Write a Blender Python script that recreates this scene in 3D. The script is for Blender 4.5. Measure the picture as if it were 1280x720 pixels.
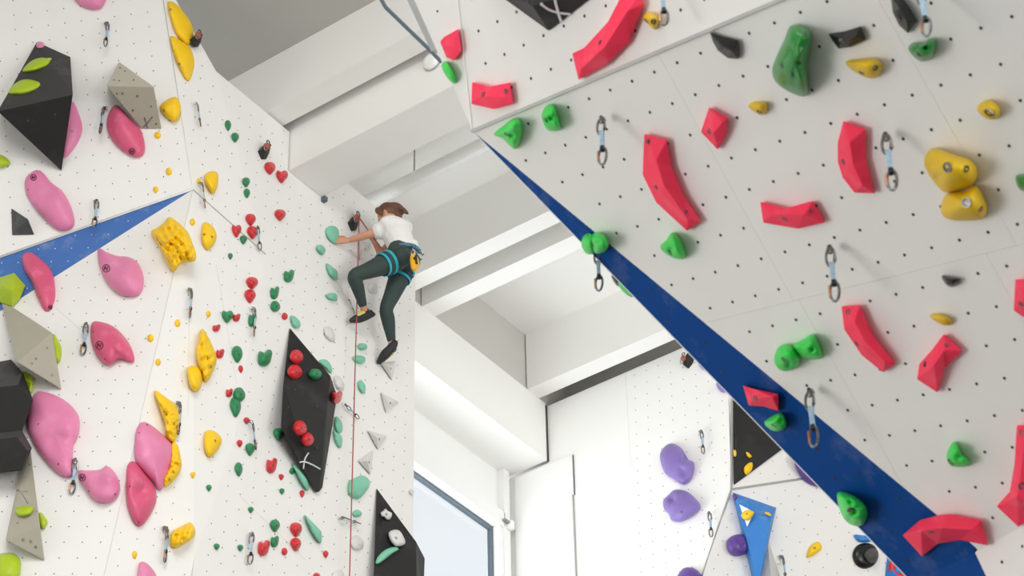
import bpy, bmesh, math, random
import numpy as np
from mathutils import Vector, Matrix, noise
from mathutils.bvhtree import BVHTree
for o in list(bpy.data.objects): bpy.data.objects.remove(o)
SC = bpy.context.scene; COL = SC.collection
# ---------------------------------------------------------------- camera
FPX = 3000.0
yaw, pit, rol = [math.radians(a) for a in (35.33, 37.91, -1.34)]
FW = Vector((-math.sin(yaw)*math.cos(pit), math.cos(yaw)*math.cos(pit), math.sin(pit)))
RT = Vector((math.cos(yaw), math.sin(yaw), 0)); UP = RT.cross(FW)
RT, UP = RT*math.cos(rol)+UP*math.sin(rol), -RT*math.sin(rol)+UP*math.cos(rol)
CAM = Vector((0, 0, 1.6))
cd = bpy.data.cameras.new('camera'); cam = bpy.data.objects.new('camera', cd); COL.objects.link(cam)
m3 = Matrix((RT, UP, -FW)).transposed()
cam.matrix_world = Matrix.Translation(CAM) @ m3.to_4x4()
cd.sensor_width = 36; cd.lens = FPX*36/1280; cd.clip_end = 300
cd.dof.use_dof = True; cd.dof.focus_distance = 20.5; cd.dof.aperture_fstop = 6.0
SC.camera = cam
# ---------------------------------------------------------------- world, lights, exposure
W = bpy.data.worlds.new('world'); SC.world = W; W.use_nodes = True
wb = W.node_tree.nodes['Background']; wb.inputs[0].default_value = (0.93, 0.97, 1.0, 1); wb.inputs[1].default_value = 1.02
def area(name, loc, to, sx, sy, power, col=(1, 1, 1)):
    l = bpy.data.lights.new(name, 'AREA'); l.shape = 'RECTANGLE'; l.size = sx; l.size_y = sy; l.energy = power; l.color = col
    o = bpy.data.objects.new(name, l); COL.objects.link(o); o.location = loc
    o.rotation_euler = (Vector(to)-Vector(loc)).to_track_quat('-Z', 'Y').to_euler(); return o
lw0 = area('tall_window_daylight', (-11.5, -3.2, 2.6), (-4, 7.6, 8), 6, 5, 74, (1, .98, .95)); lw0.data.spread = math.radians(55)
area('fill_upper_left', (0, -3, 15.6), (-10.5, 12, 13.5), 8, 1.8, 620, (1, .99, .97))  # added fill for the upper left walls, no such opening known
area('fill_side', (9, 4, 5), (-10, 14, 13), 6, 6, 1100, (1, .99, .97))  # added fill from the right to brighten the left wall
area('roof_skylight', (-4, 4, 16.9), (-4.5, 5, 0), 5, 5, 900, (1, 1, 1))
gl0 = area('fill_far_end', (8, 13.5, 9), (-12, 16.2, 15.6), 5, 4, 130, (1, 1, 1)); gl0.data.spread = math.radians(70)  # added fill to brighten the spandrel and far end
area('window_daylight', (-13.6, 15.2, 12.6), (-9, 16, 15.6), 4, 3.5, 215, (.97, .985, 1))
SC.view_settings.view_transform = 'Standard'; SC.view_settings.look = 'None'
SC.view_settings.gamma = 1; SC.view_settings.use_curve_mapping = False
SC.view_settings.exposure = -0.13
# ---------------------------------------------------------------- materials
MATS = {}
def srgb(c):
    return tuple(((x/255)/12.92 if x/255 <= .04045 else ((x/255+.055)/1.055)**2.4) for x in c)
def mat(name, rgb, rough=.5, chalk=0, cscale=9, bump=0, bscale=60, metal=0, spec=.5, chalkcol=(232, 230, 226), var=0):
    m = bpy.data.materials.new(name); m.use_nodes = True; MATS[name] = m
    nt = m.node_tree; b = nt.nodes['Principled BSDF']; L = nt.links
    col = (*srgb(rgb), 1)
    b.inputs['Base Color'].default_value = col; b.inputs['Roughness'].default_value = rough
    b.inputs['Metallic'].default_value = metal; b.inputs['Specular IOR Level'].default_value = spec
    tc = nt.nodes.new('ShaderNodeTexCoord')
    if chalk or var:
        n = nt.nodes.new('ShaderNodeTexNoise'); n.inputs['Scale'].default_value = cscale; n.inputs['Detail'].default_value = 6; n.inputs['Roughness'].default_value = .65
        L.new(tc.outputs['Object'], n.inputs['Vector'])
        r = nt.nodes.new('ShaderNodeValToRGB'); r.color_ramp.elements[0].position = .54 if chalk else .3; r.color_ramp.elements[1].position = .8 if chalk else .7
        L.new(n.outputs['Fac'], r.inputs[0])
        mm = nt.nodes.new('ShaderNodeMath'); mm.operation = 'MULTIPLY'; mm.inputs[1].default_value = chalk or var; L.new(r.outputs[0], mm.inputs[0])
        mx = nt.nodes.new('ShaderNodeMix'); mx.data_type = 'RGBA'; mx.inputs['A'].default_value = col
        mx.inputs['B'].default_value = (*srgb(chalkcol), 1)
        L.new(mm.outputs[0], mx.inputs['Factor']); L.new(mx.outputs['Result'], b.inputs['Base Color'])
    if bump:
        n = nt.nodes.new('ShaderNodeTexNoise'); n.inputs['Scale'].default_value = bscale; n.inputs['Detail'].default_value = 4; L.new(tc.outputs['Object'], n.inputs['Vector'])
        bp = nt.nodes.new('ShaderNodeBump'); bp.inputs['Strength'].default_value = bump; bp.inputs['Distance'].default_value = .01; L.new(n.outputs['Fac'], bp.inputs['Height']); L.new(bp.outputs[0], b.inputs['Normal'])
    return m
mat('panel_white', (236, 234, 230), .6, bump=.06, bscale=120, chalk=.25, cscale=2.0, chalkcol=(222, 219, 214))
mat('panel_blue_light', (66, 112, 180), .6, chalk=.22, cscale=6, bump=.05)
mat('panel_blue', (0, 66, 138), .7, chalk=.10, spec=.15, cscale=4.5, bump=.05)
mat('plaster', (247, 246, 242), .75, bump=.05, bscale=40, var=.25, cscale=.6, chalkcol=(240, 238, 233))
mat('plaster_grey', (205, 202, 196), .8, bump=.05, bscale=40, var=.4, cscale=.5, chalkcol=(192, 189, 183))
mat('plaster_shaded', (188, 186, 181), .85, var=.4, cscale=.4, chalkcol=(172, 170, 165))  # ceiling of the near bay, its shade put into a greyer colour
mat('far_white', (248, 247, 244), .6, bump=.05, bscale=100, var=.2, cscale=.8, chalkcol=(242, 241, 238))
mat('seam_grey', (214, 211, 206), .7, var=.2, cscale=8, chalkcol=(204, 201, 196))
mat('floor_mat', (96, 95, 92), .7, var=.3, cscale=.8, chalkcol=(150, 150, 150))
mat('frame_white', (244, 244, 242), .35, var=.1, cscale=3)
mat('gasket', (92, 104, 114), .5, var=.2, cscale=5, chalkcol=(70, 80, 90))
mat('shadow_gap', (70, 68, 66), .8, var=.2, cscale=5, chalkcol=(50, 50, 50))
mat('trim_metal', (176, 176, 176), .35, metal=.6, bump=.03, var=.2, cscale=12)
mat('edge_ply', (222, 214, 200), .7, var=.3, cscale=15, chalkcol=(196, 180, 155))
mat('hole', (44, 42, 42), .6, var=.3, cscale=30, chalkcol=(90, 88, 86))
mat('pink', (226, 130, 170), .42, chalk=.6, cscale=3.5, chalkcol=(236, 172, 200), bump=.05, bscale=200)
mat('pink_deep', (216, 88, 124), .42, chalk=.6, cscale=5, chalkcol=(238, 160, 186), bump=.05, bscale=200)
mat('lime', (172, 196, 30), .45, chalk=.35, cscale=7, chalkcol=(214, 224, 120), bump=.05, bscale=150)
mat('yellow', (252, 204, 12), .5, chalk=.25, cscale=8, chalkcol=(244, 220, 130), bump=.15, bscale=70)
mat('ochre_yellow', (226, 186, 6), .5, chalk=.3, cscale=8, chalkcol=(238, 218, 140), bump=.08, bscale=90)
mat('red', (214, 42, 50), .4, chalk=.3, cscale=14, chalkcol=(225, 130, 130), bump=.05)
mat('green', (36, 134, 82), .42, chalk=.3, cscale=14, chalkcol=(120, 170, 140), bump=.05)
mat('mint', (128, 200, 168), .5, chalk=.5, cscale=12, chalkcol=(176, 216, 198), bump=.2, bscale=60)
mat('bright_green', (46, 212, 76), .45, chalk=.4, cscale=9, chalkcol=(130, 214, 140), bump=.1, bscale=80)
mat('dark_green', (30, 130, 48), .3, chalk=.35, cscale=9, chalkcol=(120, 160, 130), bump=.05, bscale=80)
mat('coral', (255, 58, 92), .6, spec=.25, chalk=.3, cscale=5, chalkcol=(250, 150, 165), bump=.04, bscale=120)
mat('purple', (134, 112, 184), .45, chalk=.3, cscale=7, chalkcol=(176, 158, 214), bump=.05)
mat('purple_dark', (96, 66, 150), .45, chalk=.3, cscale=9, chalkcol=(150, 130, 190), bump=.05)
mat('black_volume', (22, 21, 21), .62, chalk=.35, cscale=3.2, chalkcol=(92, 92, 92), bump=.12, bscale=220)
mat('black_gloss', (12, 12, 13), .3, chalk=.06, cscale=12, chalkcol=(90, 90, 90))
mat('dust_lit_black', (58, 57, 56), .7, chalk=.45, cscale=4, chalkcol=(112, 111, 110), bump=.12, bscale=220)  # top faces of black volumes: chalk dust plus painted light from above
mat('tan_lit', (186, 180, 164), .65, chalk=.3, cscale=5, chalkcol=(202, 197, 184), bump=.06)  # tan volume's top face, light from above painted into the colour
mat('charcoal', (72, 72, 72), .6, chalk=.5, cscale=7, chalkcol=(135, 135, 135), bump=.1)
mat('tan_volume', (168, 162, 146), .6, chalk=.25, cscale=4, chalkcol=(190, 186, 174), bump=.06)
mat('blue_volume', (48, 128, 206), .5, chalk=.4, cscale=7, chalkcol=(150, 190, 228), bump=.05)
mat('pale_hold', (222, 220, 216), .5, chalk=.6, cscale=12, chalkcol=(204, 201, 197), bump=.15, bscale=50)
mat('steel', (150, 150, 152), .3, metal=1, var=.2, cscale=30)
mat('dark_metal', (56, 56, 60), .32, metal=.7, var=.3, cscale=30)
mat('bronze', (176, 112, 60), .35, metal=.6, var=.2, cscale=30)
mat('sling_blue', (140, 172, 196), .7, var=.5, cscale=70, chalkcol=(206, 220, 230))
mat('rubber_black', (32, 32, 34), .6, var=.3, cscale=30, chalkcol=(50, 50, 50))
mat('rope', (176, 84, 84), .8, var=.5, cscale=60, chalkcol=(150, 64, 70))
mat('skin', (206, 146, 118), .5, var=.3, cscale=14, chalkcol=(214, 158, 134), bump=.03)
mat('hair', (88, 58, 42), .55, var=.6, cscale=25, chalkcol=(128, 88, 62), bump=.8, bscale=60)
mat('tshirt', (238, 236, 232), .85, bump=.35, bscale=9, var=.3, cscale=8, chalkcol=(226, 224, 222))
mat('leggings', (46, 62, 58), .7, bump=.1, bscale=30, var=.3, cscale=10, chalkcol=(56, 74, 70))
mat('turquoise', (38, 166, 190), .6, var=.3, cscale=40, chalkcol=(60, 186, 206))
mat('harness_blue', (52, 84, 108), .7, var=.5, cscale=40, chalkcol=(150, 190, 206))
mat('shoe_yellow', (214, 196, 110), .6, var=.3, cscale=30, chalkcol=(190, 170, 90))
mat('device_yellow', (240, 176, 30), .4, var=.2, cscale=30, chalkcol=(220, 150, 20))
mat('red_anchor', (176, 92, 66), .5, var=.3, cscale=20, chalkcol=(150, 70, 50))
mat('paint_black', (28, 26, 26), .6, var=.3, cscale=20)
mat('emblem_ink', (96, 32, 62), .6, var=.2, cscale=20, chalkcol=(80, 20, 50))
mat('white_chalk', (226, 228, 232), .8, var=.3, cscale=30, chalkcol=(190, 192, 196))
g = bpy.data.materials.new('glass'); g.use_nodes = True; MATS['glass'] = g; nt = g.node_tree; nt.nodes.clear()
ou = nt.nodes.new('ShaderNodeOutputMaterial'); mi = nt.nodes.new('ShaderNodeMixShader'); tr = nt.nodes.new('ShaderNodeBsdfTransparent'); gl = nt.nodes.new('ShaderNodeBsdfGlossy')
mi.inputs[0].default_value = .07; tr.inputs[0].default_value = (.98, .99, 1, 1); gl.inputs['Roughness'].default_value = .02
nt.links.new(tr.outputs[0], mi.inputs[1]); nt.links.new(gl.outputs[0], mi.inputs[2]); nt.links.new(mi.outputs[0], ou.inputs[0])
# ---------------------------------------------------------------- helpers
def ray(x, y): return FW + RT*((x-640)/FPX) - UP*((y-360)/FPX)
class Plane:
    def __init__(s, n, p): s.n = Vector(n).normalized(); s.p = Vector(p); s.n = -s.n if s.n.dot(s.p-CAM) > 0 else s.n
    def at(s, x, y, h=0):
        r = ray(x, y); return CAM + r*(((s.p+s.n*h-CAM).dot(s.n))/(r.dot(s.n)))
def plane3(a, b, c): return Plane((b-a).cross(c-a), a)
def px_of(P):
    v = P-CAM; k = v.dot(FW); return (640+FPX*v.dot(RT)/k, 360-FPX*v.dot(UP)/k)
def link(name, me, m, parent=None, loc=None, smooth=False):
    o = bpy.data.objects.new(name, me); COL.objects.link(o)
    if m is not None and not me.materials: me.materials.append(MATS[m])
    if parent: o.parent = parent
    if loc is not None: o.location = loc
    if smooth: me.polygons.foreach_set('use_smooth', [True]*len(me.polygons))
    return o
def mesh(name, vs, fs, org=Vector((0, 0, 0))):
    me = bpy.data.meshes.new(name); me.from_pydata([tuple(Vector(v)-org) for v in vs], [], fs); me.update(); return me
def fixn(me):
    bm = bmesh.new(); bm.from_mesh(me); bmesh.ops.recalc_face_normals(bm, faces=bm.faces); bm.to_mesh(me); bm.free(); return me
def tag(o, label=None, cat=None, group=None, kind=None):
    if label: o['label'] = label
    if cat: o['category'] = cat
    if group: o['group'] = group
    if kind: o['kind'] = kind
    return o
def empty(name, loc, label=None, cat=None, group=None, kind=None, rot=None):
    o = bpy.data.objects.new(name, None); COL.objects.link(o); o.location = loc; o.empty_display_size = .1
    if rot is not None: o.rotation_euler = rot
    return tag(o, label, cat, group, kind)
def box(vs, fs, x0, x1, y0, y1, z0, z1):
    k = len(vs); vs += [(x, y, z) for z in (z0, z1) for y in (y0, y1) for x in (x0, x1)]
    fs += [tuple(k+i for i in f) for f in ((0, 2, 3, 1), (4, 5, 7, 6), (0, 1, 5, 4), (2, 6, 7, 3), (0, 4, 6, 2), (1, 3, 7, 5))]
def boxobj(name, m, x0, x1, y0, y1, z0, z1, parent=None, bev=0):
    vs, fs = [], []; box(vs, fs, x0, x1, y0, y1, z0, z1)
    c = Vector(((x0+x1)/2, (y0+y1)/2, z0))
    if parent is not None: c = Vector((0, 0, 0)); vs = [tuple(Vector(v)-parent.location) for v in vs]
    me = mesh(name, vs, fs, c)
    if bev:
        bm = bmesh.new(); bm.from_mesh(me); bmesh.ops.bevel(bm, geom=list(bm.edges), offset=bev, segments=2, affect='EDGES'); bm.to_mesh(me); bm.free()
    o = link(name, me, m, parent, c if parent is None else None); return o
def tubemesh(name, paths, org, closed=False, seg=8):
    """paths: list of (points, radii)"""
    vs, fs = [], []
    for pts, rs in paths:
        pts = [Vector(p) for p in pts]; n = len(pts)
        if not isinstance(rs, (list, tuple)): rs = [rs]*n
        k0 = len(vs); prev = None
        for i, p in enumerate(pts):
            t = (pts[(i+1) % n]-pts[i-1]) if closed else (pts[min(i+1, n-1)]-pts[max(i-1, 0)])
            t.normalize()
            if prev is None: a = t.orthogonal().normalized()
            else: a = (prev-t*prev.dot(t)).normalized()
            prev = a; b = t.cross(a)
            for j in range(seg):
                w = 2*math.pi*j/seg; vs.append(p+(a*math.cos(w)+b*math.sin(w))*rs[i])
        for i in range(n if closed else n-1):
            for j in range(seg):
                A = k0+i*seg; B = k0+((i+1) % n)*seg; fs.append((A+j, A+(j+1) % seg, B+(j+1) % seg, B+j))
        if not closed:
            fs.append(tuple(k0+j for j in reversed(range(seg)))); fs.append(tuple(k0+(n-1)*seg+j for j in range(seg)))
    return mesh(name, vs, fs, org)
SURF = []      # (bvh, plane-ish) pool used only while the scene is laid out
def pool(vs, fs, tagname): SURF.append((BVHTree.FromPolygons([tuple(v) for v in vs], fs), tagname))
def hit(x, y, only=None):
    best = None; r = ray(x, y).normalized()
    for b, t in SURF:
        if only and t not in only: continue
        l, n, i, d = b.ray_cast(CAM, r)
        if l is not None and (best is None or d < best[2]): best = (l, n, d)
    if best is None: return None
    return Plane(best[1], best[0])
# ---------------------------------------------------------------- key planes and corner points of the climbing walls
XW = -11.42
W1 = Plane((1, 0, 0), (XW, 12.6, 16)); FARP = Plane((0, -1, 0), (-10.8, 17.6, 16))
LL = Plane((.469, -.881, .064), (-12.43, 10.92, 14.41))
MP = Plane((-.451, -.509, -.733), (-3.67, 6.73, 7.98))
V0 = MP.at(591, 164); V1 = MP.at(1340, -155)
e = (V1-V0).normalized(); nU = Vector((-.431, -.789, -.438)); nU = (nU-e*nU.dot(e)).normalized()
UPL = Plane(nU, V0)
J = LL.at(241, 237); F = W1.at(332, 318); G = W1.at(292, 550); H = W1.at(243, 697); K = CAM+(LL.at(130, 720)-CAM)*.989
LLB = plane3(J, LL.at(-90, 446), K)
T = W1.at(270, 89)
P1P = plane3(J, F, T); A0 = P1P.at(204, 0)
LU = plane3(J, A0, LL.at(0, 322))
s = 17.6/17.44
R2 = Plane((.731, -.609, -.307), CAM+(Vector((-9.4, 17.86, 14.56))-CAM)*s)
K0 = R2.at(914.5, 612); K0.y = 17.6
R2T = plane3(K0, K0+Vector((0, 0, 1)), R2.at(1010, 598))
PM1 = MP.at(1280, 657); PM2 = MP.at(1140, 728)
pe = (PM1-PM2).normalized(); nP = Vector((-.5, -.85, -.25)); nP = (nP-pe*nP.dot(pe)).normalized(); PP = Plane(nP, PM1)
UTOP = UPL.at(560, -110); SIL = V0 + (CAM-V0)*0; 
ULs = CAM + ray(512, -12)*( (V0-CAM).length*1.02)      # far upper edge of the narrow left face of the tower
ULP = plane3(V0, UPL.at(573, 0), ULs)
# ---------------------------------------------------------------- panel builder
def clip(poly, p, n):
    out = []
    for i in range(len(poly)):
        a, b = poly[i], poly[(i+1) % len(poly)]; da, db = (a-p).dot(n), (b-p).dot(n)
        if da >= 0: out.append(a)
        if (da > 0) != (db > 0) and abs(da-db) > 1e-9: out.append(a+(b-a)*(da/(da-db)))
    return out
def slab(name, poly, pl, m, parent, th=.02, tagname='wall', gap=0, lift=0):
    """one flat panel: polygon on a plane, extruded backwards"""
    c = sum(poly, Vector())/len(poly)
    if gap: poly = [c+(p-c)*(1-gap/max((p-c).length, .01)) for p in poly]
    poly = [p+pl.n*lift for p in poly]
    n = len(poly); vs = list(poly)+[p-pl.n*th for p in poly]
    nn = Vector()
    for i in range(n): nn += poly[i].cross(poly[(i+1) % n])
    fs = [tuple(range(n))] if nn.dot(pl.n) > 0 else [tuple(reversed(range(n)))]
    fs += [tuple(reversed([i+n for i in fs[0]]))]+[(i, (i+1) % n, (i+1) % n+n, i+n) for i in range(n)]
    org = parent.location if parent else c
    me = fixn(mesh(name, vs, fs, org)); o = link(name, me, m, parent, None if parent else c)
    pool(vs, fs[:1], tagname)
    return o
def inside(p, poly, pl, marg):
    u = (poly[1]-poly[0]).normalized(); v = pl.n.cross(u); P = [((q-poly[0]).dot(u), (q-poly[0]).dot(v)) for q in poly]
    x, y = (p-poly[0]).dot(u), (p-poly[0]).dot(v); c = False
    for i in range(len(P)):
        (x1, y1), (x2, y2) = P[i-1], P[i]
        if (y1 > y) != (y2 > y) and x < (x2-x1)*(y-y1)/(y2-y1)+x1: c = not c
        L2 = (x2-x1)**2+(y2-y1)**2; t = max(0, min(1, ((x-x1)*(x2-x1)+(y-y1)*(y2-y1))/L2))
        if math.hypot(x-x1-t*(x2-x1), y-y1-t*(y2-y1)) < marg: return False
    return c
def holes(poly, pl, a, b, parent, r=.0055, sp=.15, marg=.05, m='hole', keep=None):
    """threaded bolt holes on a square grid through pixel a, row direction towards pixel b"""
    p0 = pl.at(*a)
    if b is None:
        v = Vector((0, 0, -1)); v = (v-pl.n*v.dot(pl.n)).normalized(); u = v.cross(pl.n)
    else:
        u = (pl.at(*b)-p0).normalized(); v = pl.n.cross(u)
    vs, fs = [], []
    for i in range(-70, 70):
        for j in range(-70, 70):
            p = p0+u*(i*sp)+v*(j*sp)
            x, y = px_of(p)
            if not (-30 < x < 1310 and -30 < y < 750): continue
            if keep and not keep(x, y): continue
            if not inside(p, poly, pl, marg): continue
            k = len(vs)
            for q, (rr, hh) in enumerate(((r, .0005), (r, .0022), (r*.62, .0022), (r*.55, .0008))):
                for w in range(6): an = w*math.pi/3+.3; vs.append(p+(u*math.cos(an)+v*math.sin(an))*rr+pl.n*hh)
            for q in range(3):
                for w in range(6): fs.append((k+q*6+w, k+q*6+(w+1) % 6, k+q*6+6+(w+1) % 6, k+q*6+6+w))
            fs.append(tuple(k+18+w for w in range(6)))
    if vs:
        o = link('bolt_holes', mesh('bolt_holes', vs, fs, parent.location), m, parent); o['kind'] = 'stuff'
def strip(name, a, b, w, t, pl, m, parent, lift=.0):
    """thin flat bar from a to b lying on plane"""
    d = (b-a).normalized(); q = pl.n.cross(d)*(w/2); n = pl.n
    vs = [a-q+n*lift, a+q+n*lift, b+q+n*lift, b-q+n*lift]; vs += [v+n*t for v in vs]
    fs = [(0, 1, 2, 3), (4, 7, 6, 5), (0, 4, 5, 1), (1, 5, 6, 2), (2, 6, 7, 3), (3, 7, 4, 0)]
    return link(name, fixn(mesh(name, vs, fs, parent.location if parent else a)), m, parent, None if parent else a)
def P(pl, *pts): return [pl.at(*q) for q in pts]
# ================================================================ large structure
# floor, ceiling, beams
tag(boxobj('unseen_wall_west', 'plaster', -14.3, -14, -8, 12.2, 0, 17.35), kind='structure')  # unseen, added to keep sky light from the left off the ceiling
tag(boxobj('unseen_wall_front', 'plaster', -14, 12, -8.3, -8, 8, 17.35), kind='structure')  # unseen, added behind the camera to cut sky light on the ceiling
tag(boxobj('unseen_wall_side', 'plaster', 12, 12.3, -8, 22, 9, 17.35), kind='structure')  # unseen, added on the right to cut sky light
tag(boxobj('floor', 'floor_mat', -14, 12, -8, 22, -.2, 0), kind='structure')
tag(boxobj('ceiling', 'plaster', -14, 12.3, 12.3, 22, 17.35, 17.6), kind='structure')
tag(boxobj('ceiling', 'plaster_shaded', -14, 12.3, -8.3, 12.298, 17.35, 17.6), kind='structure')
for i, (y0, y1, z0, x0) in enumerate(((12.24, 12.48, 16.67, -12.06), (12.575, 13.05, 16.17, -12.06), (14.945, 15.15, 16.6, -12.06), (15.4, 15.615, 16.6, -12.06), (17.25, 17.46, 16.6, -12.06))):
    tag(boxobj('ceiling_beam', 'plaster', x0, 12, y0, y1, z0, 17.35), kind='structure')
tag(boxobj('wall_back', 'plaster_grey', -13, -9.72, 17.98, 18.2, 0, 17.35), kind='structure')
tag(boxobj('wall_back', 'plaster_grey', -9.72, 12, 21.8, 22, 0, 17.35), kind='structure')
# window side: spandrel box, lintel, recess wall, window
ws = empty('wall_window_side', (-12.05, 14, 15.85), kind='structure')
boxobj('spandrel', 'plaster', -12.6, -12.05, 12.4, 17.57, 15.85, 16.598, ws)
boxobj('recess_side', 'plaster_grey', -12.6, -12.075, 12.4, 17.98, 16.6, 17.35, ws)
boxobj('light_block_wall', 'plaster', -12.75, -11.48, 12.26, 12.38, 0, 17.35, ws)  # unseen partition added to keep window light off the near ceiling
boxobj('lintel', 'frame_white', -12.75, -12.585, 12.4, 17.98, 15.30, 15.85, ws)
boxobj('jamb_wall', 'frame_white', -12.75, -12.585, 17.42, 17.98, 0, 15.30, ws)
boxobj('corner_post', 'frame_white', -12.584, -12.50, 17.40, 17.50, 13.0, 15.848, ws)
boxobj('sill_wall', 'frame_white', -12.75, -12.585, 12.4, 17.42, 0, 11.2, ws)
wn = empty('window_1', (-12.6, 14, 11.2), kind='structure')
boxobj('top_rail', 'frame_white', -12.66, -12.50, 12.4, 17.42, 15.11, 15.298, wn, .01)
boxobj('side_rail', 'frame_white', -12.66, -12.52, 17.33, 17.418, 11.2, 15.11, wn, .005)
boxobj('bottom_rail', 'frame_white', -12.66, -12.52, 12.4, 17.33, 11.2, 11.32, wn, .005)
boxobj('top_gasket', 'gasket', -12.66, -12.60, 12.4, 17.33, 15.085, 15.11, wn)
boxobj('side_gasket', 'gasket', -12.66, -12.60, 17.305, 17.33, 11.32, 15.085, wn)
boxobj('pane', 'glass', -12.642, -12.634, 12.4, 17.305, 11.32, 15.085, wn)
boxobj('stay_arm', 'steel', -12.55, -12.46, 17.36, 17.48, 15.16, 15.185, wn)
boxobj('hinge', 'frame_white', -12.50, -12.44, 17.44, 17.50, 15.10, 15.20, wn, .004)
# white closet board by the window
cb = empty('trim_1', (-12.1, 17.5, 13), kind='structure')
boxobj('board', 'frame_white', -12.48, -11.735, 17.572, 17.598, 15.30, 15.80, cb)
boxobj('board', 'frame_white', -12.48, -11.755, 17.566, 17.598, 11.0, 15.297, cb)
boxobj('shadow_joint', 'shadow_gap', -11.735, -11.727, 17.590, 17.5975, 15.30, 15.80, cb)
boxobj('shadow_joint', 'trim_metal', -11.755, -11.742, 17.590, 17.5975, 11.0, 15.30, cb)
# far wall with its right-hand return faces
fw = empty('wall_far', (-11, 17.6, 13), kind='structure')
farpoly = [Vector((-12.05, 17.6, 16.57)), FARP.at(918, 400), K0.copy(), FARP.at(878, 720), FARP.at(858, 790), Vector((-10.6, 17.6, 8)), Vector((-12.58, 17.6, 8)), Vector((-12.58, 17.6, 15.84)), Vector((-12.05, 17.6, 15.84))]
farpoly[1] = Vector((FARP.at(915, 498).x, 17.6, 16.57)); farpoly[2] = Vector((K0.x, 17.6, K0.z))
XJ = FARP.at(785, 520).x
for sgn in (1, -1):
    q = clip(farpoly, Vector((XJ+sgn*.0012, 17.6, 0)), Vector((sgn, 0, 0)))
    slab('panel', q, FARP, 'far_white', fw, .03)
holes(farpoly, FARP, (809.6, 506.9), (872.2, 482.2), fw, keep=lambda x, y: x > 787)
boxobj('corner_bead', 'shadow_gap', -12.052, -12.044, 17.572, 17.6, 15.85, 16.57, fw)
bw = empty('wall_far_right', tuple(K0), kind='structure')
r2 = [K0, R2.at(1010, 598), R2.at(1230, 565), R2.at(1280, 840), R2.at(836, 850)]
slab('panel', r2, R2, 'panel_white', bw); holes(r2, R2, (981.4, 613), (1032.9, 634.6), bw)
r2t = [K0, Vector((K0.x+.02, 17.6, 16.57)), R2T.at(1150, 400), R2T.at(1230, 565), R2.at(1010, 598)]
slab('panel', r2t, R2T, 'panel_white', bw); holes(r2t, R2T, (950.5, 592), (986.9, 593.2), bw)
strip('edge_trim', K0, R2.at(1120, 581), .022, .008, R2T, 'trim_metal', bw)
strip('edge_trim', FARP.at(878, 720), K0, .022, .008, FARP, 'trim_metal', bw)
strip('edge_trim', K0, FARP.at(915, 498), .022, .006, FARP, 'trim_metal', bw)
# left climbing wall
lw_ = empty('wall_left', (XW, 12.6, 10), kind='structure')
YE = W1.at(518, 500).y; ZT = 16.6; YT = W1.at(437, 229).y
Tt = Vector((XW, T.y, ZT+.03))
w1p = [F, T, Vector((XW, 12.56, 16.64)), Vector((XW, 12.56, 16.165)), Vector((XW, 13.065, 16.165)), Vector((XW, 13.065, ZT)), Vector((XW, YE, ZT-.03)), Vector((XW, YE, 0)), Vector((XW, 11.3, 0)), H, G]
slab('panel', w1p, W1, 'panel_white', lw_, .05)
holes(w1p, W1, (363.8, 218.8), (402.8, 251.5), lw_, marg=.04)
boxobj('side_face', 'panel_white', XW-.35, XW-.055, YE-.06, YE, 0, ZT-.03, lw_)
p1p = [J, F, T, P1P.at(220, 0), P1P.at(200, -34), A0]
slab('panel', p1p, P1P, 'panel_white', lw_); holes(p1p, P1P, (262, 140), None, lw_, r=.006)
Kd = K+(K-J)*.5
Hd = H+(K-J)*.5
for tri, a in (((J, G, F), (262, 330)), ((J, H, G), (262, 330)), ((J, K, H), (171.3, 673.8)), ((K, Kd, Hd, H), (171.3, 673.8))):
    tri = list(tri); pl = plane3(tri[0], tri[1], tri[2])
    if len(tri) == 4: tri = tri[:3]+[pl.at(*px_of(tri[3]))]
    tri = [t.copy() for t in tri]
    slab('panel', tri, pl, 'panel_white', lw_, .012); holes(tri, pl, a, None, lw_, r=.005)
lup = [J, A0, P1P.at(200, -34), LU.at(185, -120), LU.at(-90, -120), LU.at(-90, 353.7)]
slab('panel', lup, LU, 'panel_white', lw_); holes(lup, LU, (101.8, 26.2), (185.6, 15.1), lw_)
stp = [J, LL.at(-90, 353.7), LL.at(-90, 446)]
slab('stripe_panel', stp, LL, 'panel_blue_light', lw_); holes(stp, LL, (66.2, 392.9), (195.1, 389.8), lw_, m='white_chalk', r=.006)
llp = [J, LL.at(-90, 446), LLB.at(-90, 900), Kd, K]
slab('panel', [p.copy() for p in llp], LLB, 'panel_white', lw_); holes(llp, LLB, (66.2, 392.9), (195.1, 389.8), lw_)
strip('edge_trim', LL.at(-60, 343.1), J, .022, .014, LU, 'trim_metal', lw_)
strip('edge_trim', J, A0, .008, .003, LU, 'trim_metal', lw_)
strip('edge_trim', J, F, .010, .004, P1P, 'trim_metal', lw_)
strip('seam', J, K, .006, .001, LLB, 'seam_grey', lw_)
for a, b in (((237, 360), (235, 520)), ((270, 330), (296, 480)), ((70, 385), (105, 416)), ((300, 620), (382, 700))):
    pl = hit((a[0]+b[0])/2, (a[1]+b[1])/2, ('wall',)); strip('seam', pl.at(*a), pl.at(*b), .004, .0006, pl, 'seam_grey', lw_)
# right-hand overhanging tower
tw = empty('wall_right', tuple(V0), kind='structure')
mq = [V0, V1, MP.at(1345, 620), PM1, MP.at(1224, 689), PM2]
be = lambda x: 168+(x-592)*.8215
Q1 = MP.at(1172, be(1172)); Q2 = MP.at(1218, 692)
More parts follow.
